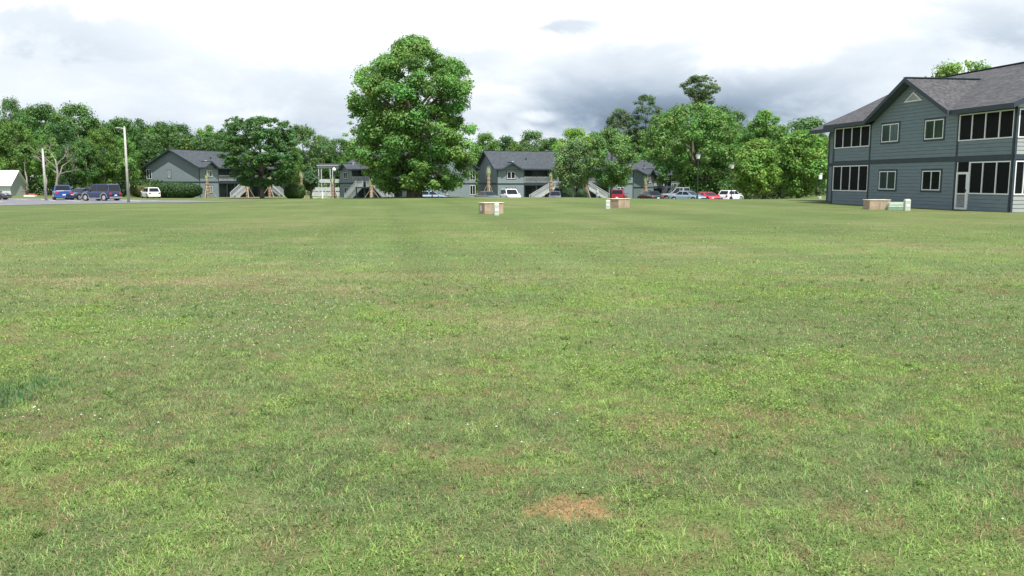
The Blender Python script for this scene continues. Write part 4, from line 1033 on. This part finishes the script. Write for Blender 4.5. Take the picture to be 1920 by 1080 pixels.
bare_trunk(86, 126, 6.2, .11, 'thin pale-stemmed tree between the left pole and the dead tree')
bare_trunk(50, 134, 7.0, .12, 'thin pale-stemmed tree just right of the white shed')
bare_trunk(240, 130, 5.2, .12, 'thin stemmed tree right of the taller pale pole')

def shrub(name, label, px, Y, prof, nl, lr, n, leaf, tone, seed, stem=True, group=None):
    b = gp(px, Y); root = empty(name, b, 0, label, 'shrub', group); rs = np.random.default_rng(seed)
    s = Y / FPX; y0_, y1_ = prof[0][0], prof[-1][0]; top = at(px, y0_, Y).z - b.z; l = min(p[1] for p in prof); r = max(p[2] for p in prof)
    cx, rx = ((l + r) / 2 - px) * s, (r - l) / 2 * s; ry = min(rx, lr[1] * 2.6); zc = top * .48; rz = top - zc
    d = rs.normal(size=(n, 3)); d /= np.linalg.norm(d, axis=1)[:, None]; d = np.sign(d) * np.abs(d) ** .82; k = 1 - np.abs(rs.normal(0, .06, n)) + .10 * (fbm(d[:, 0] * 3 + seed, d[:, 2] * 3 + d[:, 1] * 2, seed, 3) - .5)
    cen = d * k[:, None] * np.array((rx, ry, rz)) + np.array((cx, 0, zc)); cen[:, 2] = np.maximum(cen[:, 2], .03); nor = d / np.array((rx, ry, rz)) * rz + rs.normal(size=(n, 3)) * .35
    c = np.array(tone)[None, :] * 1.5 * (rs.uniform(.7, 1.3, n) * (.75 + .5 * fbm(d[:, 0] * 5, d[:, 2] * 5, seed + 3, 2)))[:, None]
    V, C = leaf_quads(cen, nor, leaf * rs.uniform(.6, 1.3, n), c, .6, rs); np_mesh('foliage', V, np.arange(n * 4), np.arange(n) * 4, M['leaf'], C, root)
    if stem:
        mb = MB(); mb.tube([(0, 0, -.2), (.03, 0, .5), (0, .03, 1.2)], [.13, .1, .07], 7); mb.build('stem', M['bark'], root)
shrub('clipped_hedge', 'long rounded dark green hedge before the left apartment block', 332, 130, [(342, 305, 350), (348, 288, 368), (356, 284, 376), (364, 286, 377), (371, 292, 372)], 90, (.5, .8), 14000, .12, (.032, .068, .022), 61)
shrub('clipped_hedge', 'olive-brown rounded hedge left of and behind the white hatchback', 276, 134, [(348, 262, 300), (354, 250, 308), (362, 247, 310), (371, 250, 306)], 60, (.45, .75), 8000, .12, (.085, .095, .030), 62)
shrub('round_shrub', 'round clipped green shrub near the right end of the left apartment block', 552, 122, [(344, 545, 560), (350, 536, 568), (358, 533, 571), (364, 538, 566)], 50, (.35, .6), 8000, .10, (.050, .095, .028), 63)
shrub('dark_shrub', 'dark shrub below the landing of the block with the long charcoal roof', 1066, 124, [(350, 1058, 1074), (357, 1053, 1080), (370, 1055, 1080)], 26, (.35, .6), 3500, .12, (.030, .062, .026), 64)
shrub('dark_shrub', 'dark shrub just right of the stair landing, behind the young tree trunk', 1090, 126, [(354, 1084, 1098), (361, 1081, 1101), (371, 1082, 1100)], 20, (.3, .5), 2500, .12, (.034, .066, .028), 65)

def young_palm(px, Y, H, label, side=1):
    b = gp(px, Y); root = empty('young_palm', b, random.uniform(0, 1), label, 'palm', 'newly planted palms with timber props'); rs = random.Random(px)
    tr = MB(); n = 12
    tr.tube([(rs.uniform(-.02, .02), rs.uniform(-.02, .02), -.2 + (H * .68 + .2) * k / n) for k in range(n + 1)], [.26 + .035 * (k % 2) for k in range(n + 1)], 9); tr.build('trunk', M['burlap'], root)
    fr = MB()
    for k in range(16):
        t = rs.uniform(0, 6.28); a = rs.uniform(.05, .22); h = H * rs.uniform(.85, 1.05); d = Vector((math.cos(t), math.sin(t), 0)); s = Vector((-math.sin(t), math.cos(t), 0)) * .09
        p0 = Vector((0, 0, H * .64)) + d * .15; p1 = Vector((0, 0, H * .8)) + d * (.2 + a); p2 = Vector((0, 0, h)) + d * (.1 + a * 1.8)
        fr.poly([p0 - s * .5, p0 + s * .5, p1 + s, p1 - s]); fr.poly([p1 - s, p1 + s, p2])
    fr.build('tied_fronds', mat('palm_frond', (.30, .36, .20), .8, .3, 6), root)
    for k in range(3):
        t = 2.094 * k + .4; d = Vector((math.cos(t), math.sin(t), 0)); mb = MB(); mb.bar(d * 1.6 + Vector((0, 0, -.15)), d * .25 + Vector((0, 0, H * .45)), .085, .085); mb.build('prop', M['timber'], root)
for px, Y, H, label in ((388, 143, 4.6, 'young palm propped at the front corner of the left apartment block'), (463, 152, 4.2, 'young palm left of the dark spreading tree trunk'),
                        (505, 158, 4.2, 'young palm right of the dark spreading tree trunk'), (566, 150, 4.9, 'young palm behind the round clipped shrub'),
                        (624, 134, 3.6, 'young palm with low props beside the globe lamp post'), (696, 131, 3.4, 'young palm before the half-hidden block, left of the shade tree'),
                        (916, 138, 5.6, 'young palm against the shaded gable end behind the dark car'), (1033, 138, 4.9, 'young palm at the foot of the white stair rail'),
                        (1099, 138, 4.8, 'young palm right of the stair landing'), (1211, 140, 4.3, 'young palm behind the dark green sedan')):
    young_palm(px, Y, H, label)
#PART4
# ------------------------------------------------------------------ vehicles
def paint(name, c, metal=.0): return mat(name, c, .28, .04, 1.5, coat=.8, metal=metal, spec=.5)
PT = {'blue': paint('bright_blue_paint', (.008, .055, .26)), 'navy': paint('navy_paint', (.012, .018, .05)), 'royal': paint('deep_blue_paint', (.005, .017, .085)),
      'white': paint('white_paint', (.78, .80, .82)), 'grey': paint('dark_grey_paint', (.05, .055, .06)), 'slate': paint('slate_paint', (.045, .065, .10)),
      'darkred': paint('dark_red_paint', (.30, .015, .03)), 'green': paint('dark_green_paint', (.015, .04, .042)), 'silver': paint('silver_paint', (.42, .45, .48), .3),
      'paleblue': paint('pale_blue_paint', (.30, .40, .50), .2), 'red': paint('bright_red_paint', (.62, .02, .06)), 'clad': mat('grey_cladding', (.22, .23, .24), .6, .1, 4)}
KIND = { # top line of the lower body (t from the rear, fraction of belt height); greenhouse t: rear base, rear top, front top, front base
 'sedan': (((0, .78), (.02, .95), (.12, 1.02), (.28, 1.03), (.50, 1.0), (.73, .99), (.86, .90), (.96, .78), (1, .62)), (.17, .31, .56, .75), .93),
 'coupe': (((0, .80), (.02, .98), (.12, 1.04), (.28, 1.03), (.50, 1.0), (.70, .98), (.86, .88), (.96, .70), (1, .55)), (.12, .36, .53, .73), .86),
 'hatch': (((0, .70), (.015, .98), (.12, 1.02), (.28, 1.02), (.50, 1.0), (.74, .99), (.88, .90), (.97, .76), (1, .60)), (.03, .13, .58, .78), .95),
 'suv':   (((0, .72), (.012, .99), (.12, 1.0), (.28, 1.0), (.50, 1.0), (.73, 1.0), (.87, .95), (.97, .86), (1, .62)), (.015, .055, .57, .74), 1.08),
 'pickup': (((0, .96), (.006, 1.0), (.12, 1.0), (.28, 1.0), (.50, 1.0), (.70, 1.0), (.85, .97), (.98, .92), (1, .66)), (.375, .40, .58, .70), 1.12)}
def car(px, Y, head, kind, color, label, cat, L=4.6, W=1.8, H=1.45, clad=None, name='parked_car', lift=0., plate=True):
    b = gp(px, Y); root = empty(name, b + Vector((0, 0, lift)), R(head), label, cat, 'parked vehicles'); top, gh, belt = KIND[kind]; wb = .34 * H ** .4
    wb = {'sedan': .33, 'coupe': .32, 'hatch': .33, 'suv': .38, 'pickup': .41}[kind]; zb = wb * .62; hw = W / 2; X = lambda t: (t - .5) * L
    body = MB(); ring = []
    for t, f in top:
        e = 1 - .13 * (1 - min(1, min(t, 1 - t) / .10)) ** 2; h = hw * e; zt = belt * f; z0 = zb + (.14 if t in (0, 1) else 0)
        ring.append([Vector((X(t), y, z)) for y, z in ((-h * .93, z0), (-h, z0 + .16), (-h * 1.0, zt - .20), (-h * .955, zt - .03), (-h * .86, zt), (0, zt + .025), (h * .86, zt), (h * .955, zt - .03), (h, zt - .20), (h, z0 + .16), (h * .93, z0))])
    for a, c in zip(ring, ring[1:]):
        for k in range(11): body.poly([a[k], c[k], c[(k + 1) % 11], a[(k + 1) % 11]])
    body.poly(ring[0]); body.poly(ring[-1][::-1])
    g0, g1, g2, g3 = [X(t) for t in gh]; zr = H; w0, w1 = hw * .91, hw * .74 if kind != 'suv' else hw * .80; zs = belt * .97
    prof = [(g0, w0, zs), (g1, w1, zr - .05), (g1 + .18, w1 * .93, zr), (g2 - .18, w1 * .93, zr), (g2, w1, zr - .05), (g3, w0, zs)]
    for (xa, wa, za), (xb, wbb, zb_) in zip(prof, prof[1:]): body.poly([(xa, -wa, za), (xb, -wbb, zb_), (xb, wbb, zb_), (xa, wa, za)][::-1])
    for s in (-1, 1):
        q = [(x, s * w_, z) for x, w_, z in prof]; body.poly(q if s < 0 else q[::-1])
    for s in (-1, 1):                         # wheel arches
        for xw in (X(.175), X(.815)):
            n = 12; r = wb + .075; y = s * (hw + .004); ring_ = [(xw + r * math.cos(math.pi * i / n), y, wb + r * math.sin(math.pi * i / n)) for i in range(n + 1)]
            body.poly((ring_ + [(xw - r, y, zb - .02), (xw + r, y, zb - .02)]) if s < 0 else (ring_ + [(xw - r, y, zb - .02), (xw + r, y, zb - .02)])[::-1], 1)
    if kind == 'pickup': body.box(X(.03), X(.365), -hw * .8, hw * .8, belt * 1.0 + .012, belt * 1.0 + .035, 1)
    body.build('body', [PT[color], M['black']], root, bevel=.02)
    def plane_glass(nm, c, inset=.10, off=.012):
        c = [Vector(p) for p in c]; m_ = sum(c, Vector()) / len(c); n = (c[1] - c[0]).cross(c[2] - c[0]).normalized()
        if n.dot(m_ - Vector((X(.45), 0, .9))) < 0: n = -n
        mb = MB(); mb.poly([p.lerp(m_, inset) + n * off for p in c]); mb.build(nm, M['glass_car'], root)
    plane_glass('windshield', [(g3, -w0, zs), (g3, w0, zs), (g2, w1, zr - .05), (g2, -w1, zr - .05)])
    plane_glass('rear_window', [(g0, -w0, zs), (g0, w0, zs), (g1, w1, zr - .05), (g1, -w1, zr - .05)], .14)
    for s in (-1, 1):
        xm = X(.44) if kind != 'pickup' else X(.48)
        mb = MB(); f = lambda x, z: (x, s * (w0 + (w1 - w0) * (z - zs) / (zr - .05 - zs) + .012), z); z0, z1 = zs + .05, zr - .10; sl = lambda xa, xb, z: xa + (xb - xa) * (z - zs) / (zr - .05 - zs)
        rear = [f(sl(g0, g1, z0) + .16, z0), f(xm - .04, z0), f(xm - .04, z1), f(sl(g0, g1, z1) + .14, z1)]; front = [f(xm + .04, z0), f(sl(g3, g2, z0) - .16, z0), f(sl(g3, g2, z1) - .12, z1), f(xm + .04, z1)]
        for q in (rear, front): mb.poly(q if s < 0 else q[::-1])
        mb.build('side_window', M['glass_car'], root)
        for xw in (X(.175), X(.815)):
            mb = MB(); y0, y1 = s * (hw - .20), s * (hw + .012); mb.tube([(xw, y0, wb), (xw, y1, wb)], [wb, wb], 16); wh = mb.build('wheel', M['black'], root)
            mb = MB(); mb.tube([(xw, y1 - s * .01, wb), (xw, y1 + s * .012, wb)], [wb * .66, wb * .60], 12); mb.build('rim', M['chrome'], wh)
        mb = MB(); mb.box(X(1) - .16, X(1) - .005 - .05, s * hw * .62 - .17, s * hw * .62 + .17, belt * .60, belt * .74); mb.build('headlight', M['clear_light'], root, bevel=.02)
        mb = MB(); zz = belt * (.66 if kind != 'suv' else .62); mb.box(X(0) - .015, X(0) + .10, s * hw * .70 - .14, s * hw * .70 + .14, zz, zz + (.15 if kind == 'sedan' or kind == 'coupe' else .24)); mb.build('taillight', M['red_light'], root, bevel=.02)
        mb = MB(); mb.box(g3 - .30, g3 - .12, s * (hw + .01), s * (hw + .17), belt * 1.0, belt * 1.0 + .12); mb.build('mirror', PT[color], root, bevel=.02)
    bc = PT[clad] if clad else PT[color]
    for x0, x1 in ((X(1) - .14, X(1) + .035), (X(0) - .045, X(0) + .14)):
        mb = MB(); mb.box(x0, x1, -hw * .86, hw * .86, zb + .04, zb + .24); mb.build('bumper', bc if not clad or x0 > 0 else M['chrome'], root, bevel=.04)
    if clad:
        for s in (-1, 1):
            mb = MB()
            for xw in (X(.175), X(.815)):
                n = 10; r0, r1 = wb + .07, wb + .19; y = s * (hw + .012)
                for i in range(n):
                    a, c = math.pi * i / n, math.pi * (i + 1) / n; q = [(xw + r * math.cos(v), y, wb + r * math.sin(v)) for r, v in ((r0, a), (r1, a), (r1, c), (r0, c))]; mb.poly(q if s < 0 else q[::-1])
            mb.box(X(.27), X(.72), min(s * hw, s * (hw + .02)), max(s * hw, s * (hw + .02)), zb, zb + .14)
            mb.build('fender_trim', PT[clad], root)
    if plate:
        mb = MB(); mb.box(X(0) - .052, X(0) - .02, -.16, .16, belt * .52, belt * .52 + .14); mb.build('license_plate', M['white'], root)
    mb = MB(); mb.box(X(1) - .05, X(1) + .012, -hw * .5, hw * .5, belt * .50, belt * .64); mb.build('grille', M['black'], root)
    return root
car(-22, 100, 6, 'sedan', 'grey', 'dark grey car cut off by the left edge of the picture', 'car', 4.4, 1.75, 1.42)
car(116, 101, 121, 'pickup', 'blue', 'bright blue pickup truck seen from behind at the edge of the lot', 'pickup', 5.3, 2.05, 1.78, name='pickup_truck')
car(152, 101, -104, 'sedan', 'navy', 'dark navy car nose-on, half hidden by the deep blue SUV', 'car', 4.6, 1.85, 1.42)
car(188, 92, 158, 'suv', 'royal', 'deep blue SUV with grey fenders parked across the striped lot', 'SUV', 4.2, 1.82, 1.85, clad='clad', name='parked_suv')
car(281, 123, 128, 'hatch', 'white', 'white hatchback seen from behind before the long dark hedge', 'car', 4.3, 1.85, 1.58, name='parked_hatchback')
car(913, 122, -58, 'sedan', 'slate', 'slate blue car in front of the shaded gable end, left of the white SUV', 'car', 4.7, 1.85, 1.5)
car(957, 117, -74, 'suv', 'white', 'white SUV facing the field below the lone gable window', 'SUV', 4.7, 1.92, 1.80, name='parked_suv')
car(1042, 123, 84, 'sedan', 'slate', 'blue-grey car beside the foot of the white stair rail', 'car', 4.7, 1.85, 1.55)
car(1161, 115, 76, 'suv', 'darkred', 'dark red SUV seen from behind, right of the oval tree trunk', 'SUV', 4.5, 1.88, 1.70, name='parked_suv')
car(1220, 112, 106, 'sedan', 'green', 'blackish green sedan seen from behind, left of the silver pickup', 'car', 4.8, 1.85, 1.46)
car(1280, 110, 137, 'pickup', 'silver', 'silver crew pickup behind the pale blue sedan', 'pickup', 5.9, 2.0, 1.92, name='pickup_truck')
car(1291, 103, -50, 'sedan', 'paleblue', 'pale blue-grey sedan in front of the silver pickup', 'car', 4.6, 1.8, 1.42)
car(1327, 103, -70, 'coupe', 'red', 'bright red coupe just right of the black lamp post', 'car', 4.4, 1.82, 1.28)
car(1371, 113, 42, 'hatch', 'white', 'small white SUV by the thin post at the wood edge', 'SUV', 3.8, 1.75, 1.5, name='parked_suv')
car(808, 119, 4, 'hatch', 'paleblue', 'pale blue car behind the trunk of the big shade tree', 'car', 4.6, 1.8, 1.5)

# ------------------------------------------------------------------ poles, lamps and boxes
def pole(px, base_y, top_y, Y, r, label, arm=None):
    b = gp(px, Y); H = at(px, top_y, Y).z - b.z; root = empty('light_pole', b, 0, label, 'pole')
    mb = MB(); mb.tube([(0, 0, -.4), (0, 0, H * .5), (0, 0, H)], [r, r * .85, r * .66], 10); mb.build('shaft', M['concrete'], root, smooth=True)
    mb = MB(); mb.tube([(0, 0, H), (0, 0, H + .08)], [r * .75, r * .5], 10); mb.build('cap', M['pedestal'], root)
    if arm:
        mb = MB(); mb.tube([(0, 0, H - .12), (arm, 0, H - .02)], [.05, .04], 6); mb.box(arm - .22, arm + .05, -.09, .09, H - .07, H + .02); mb.build('arm', M['concrete'], root)
pole(84, 371, 280, 96, .15, 'shorter pale pole beside the lot, right of the white shed'); pole(239, 378, 239, 79, .13, 'taller pale pole between the deep blue SUV and the hedge', -.55)
def lamp_post(px, top_y, Y, label, globe=False, r=.06):
    b = gp(px, Y); H = at(px, top_y, Y).z - b.z; root = empty('lamp_post', b, 0, label, 'lamp post')
    mb = MB(); mb.tube([(0, 0, -.2), (0, 0, .5), (0, 0, .52), (0, 0, H - .62)], [r * 1.9, r * 1.7, r, r * .8], 10); mb.build('post', M['blackmetal'], root)
    if globe:
        mb = MB(); mb.tube([(0, 0, H - .6 + .6 * k / 8) for k in range(9)], [max(.02, .26 * math.sin(math.pi * (k + .3) / 8.6)) for k in range(9)], 12); mb.build('globe', M['globe'], root, smooth=True)
    else:
        mb = MB(); mb.tube([(0, 0, H - .60), (0, 0, H - .14)], [.15, .26], 8); mb.build('lantern', M['globe'], root)
        mb = MB(); mb.tube([(0, 0, H - .14), (0, 0, H - .02), (0, 0, H + .08)], [.30, .12, .02], 8); mb.build('lantern_cap', M['blackmetal'], root)
    mb = MB(); mb.tube([(0, 0, H - .68), (0, 0, H - .60)], [.1, .14], 8); mb.build('collar', M['blackmetal'], root)
lamp_post(1308, 287, 90, 'tall black lamp post with a white lantern beside the red coupe'); lamp_post(1372, 306, 96, 'thinner lamp post before the small white SUV', r=.05)
lamp_post(627, 314, 118, 'lamp post with a white globe left of the half-hidden block', True); lamp_post(810, 316, 100, 'dark lamp post under the shade tree by the pale blue car', r=.05)
def meter_post():
    b = gp(1538, 76); root = empty('meter_post', b, 0, 'thin dark post with a white box beside the nearest block', 'post'); mb = MB(); mb.tube([(0, 0, -.2), (0, 0, 3.4)], [.035, .03], 8); mb.build('post', M['blackmetal'], root)
    mb = MB(); mb.box(-.13, .13, -.10, .10, 1.75, 2.12); mb.build('box', M['white'], root, bevel=.02); mb = MB(); mb.box(-.05, .16, -.08, .08, 2.122, 2.32); mb.build('lamp_head', M['pedestal'], root, bevel=.02)
    mb = MB(); mb.tube([(0, 0, -.1), (0, 0, .18), (0, 0, .22)], [.18, .17, .12], 10); mb.build('base', M['concrete'], root)
meter_post()
def marker(px, Y, H, label):
    root = empty('marker_post', gp(px, Y), .3, label, 'post'); mb = MB(); mb.box(-.12, .12, -.08, .08, -.3, H); mb.build('post', M['white'], root, bevel=.02)
    mb = MB(); mb.box(-.14, .14, -.10, .10, H, H + .06); mb.build('cap', M['pedestal'], root, bevel=.01)
marker(1120, 102, 1.45, 'short white marker post left of the oval tree trunk'); marker(604, 140, 1.2, 'short white marker post beside the path')

def vault(px, py, w_, d_, h, rz, label, fronts=()):
    b = onground(px, py); root = empty('utility_box', b, R(rz), label, 'utility box', 'utility boxes on the lawn')
    mb = MB(); mb.box(-w_ / 2, w_ / 2, -d_ / 2, d_ / 2, -.06, h); mb.build('body', M['tan'], root, bevel=.012)
    mb = MB(); mb.box(-w_ / 2 - .025, w_ / 2 + .025, -d_ / 2 - .025, d_ / 2 + .025, h + .002, h + .035); mb.build('lid', M['lid'], root, bevel=.008)
    mb = MB(); mb.box(-.012, .012, -d_ / 2 - .004, -d_ / 2 - .0005, .0, h - .01); mb.build('seam', M['boxdark'], root)
    if fronts:
        mb = MB(); mb.box(-w_ / 2 - .014, -w_ / 2 - .001, .0, .14, .14, .40); mb.build('end_plate', M['white'], root, bevel=.004)
    return root
def pedestal(px, py, h, r, label, rz=0, m='pedestal'):
    b = onground(px, py); root = empty('cable_pedestal', b, R(rz), label, 'cable pedestal', 'cable pedestals on the lawn')
    mb = MB(); mb.box(-r, r, -r * .85, r * .85, -.06, h - .10); mb.build('housing', M[m], root, bevel=.02)
    mb = MB(); mb.hexa([(-r * 1.05, -r * .9, h - .10), (r * 1.05, -r * .9, h - .10), (r * 1.05, r * .9, h - .10), (-r * 1.05, r * .9, h - .10), (-r * .8, -r * .6, h), (r * .8, -r * .6, h), (r * .8, r * .6, h), (-r * .8, r * .6, h)]); mb.build('cap', M[m], root, bevel=.015)
    mb = MB(); mb.box(-r * .7, r * .7, -r * .85 - .008, -r * .85 - .001, h * .35, h * .55); mb.build('label_plate', M['white'], root)
vault(921, 400.5, 1.0, .62, .50, 28, 'tan box with a small white plate on its dark end, behind the white pedestal', True)
pedestal(931, 403.5, .56, .11, 'tall pale pedestal leaning before the tan box nearest the middle', 8)
vault(1160, 389.5, .95, .85, .50, 40, 'tan box with a cream lid standing between the middle box and the apartments')
pedestal(1140, 391.5, .50, .12, 'pale green pedestal at the left end of the cream-lidded box', -10)
vault(1643, 392.5, 1.15, .8, .50, 2, 'tan box before the wall of the nearest apartment block')
pedestal(1700, 394.8, .60, .145, 'round-topped pale pedestal right of the mint green cabinet', 0)
def mint_cabinet():
    b = onground(1682, 393.5); root = empty('transformer_cabinet', b, R(-12), 'low mint green ribbed cabinet between a tan box and a pale pedestal', 'utility box')
    mb = MB(); mb.box(-.50, .50, -.26, .32, -.05, .16); mb.build('plinth', M['mintdark'], root, bevel=.01)
    mb = MB()
    for k in range(3): mb.box(-.48 + .02 * k, .48 - .02 * k, -.27 + .015 * k, .31, .16 + k * .075, .16 + k * .075 + .055)
    mb.box(-.40, .40, -.20, .28, .385, .41); mb.build('ribbed_cover', M['mint'], root, bevel=.012)
mint_cabinet()
def boards(px, Y, w_, m, label, z=0.):
    root = empty('board_stack', gp(px, Y), R(5), label, 'boards'); mb = MB(); mb.box(-w_ / 2, w_ / 2, -.4, .4, -.05 + z, .22 + z); mb.build('lower_boards', M['white'], root); mb = MB(); mb.box(-w_ * .1, w_ * .5, -.38, .38, .222 + z, .36 + z); mb.build('upper_boards', M[m], root)
boards(55, 122, 1.5, 'red', 'low stack of white and red boards lying right of the white shed')
def crate():
    root = empty('wooden_bin', gp(43.5, 127), R(10), 'weathered wooden bin against the right corner of the white shed', 'bin'); mb = MB(); mb.box(-.3, .3, -.3, .3, -.2, .75); mb.build('bin_body', mat('weathered_boards', (.20, .17, .13), .9, .3, 6, stretch=(1, 1, 5)), root)
    mb = MB(); mb.box(-.34, .34, -.34, .34, .752, .82); mb.build('lid', M['deadwood'], root)
crate()
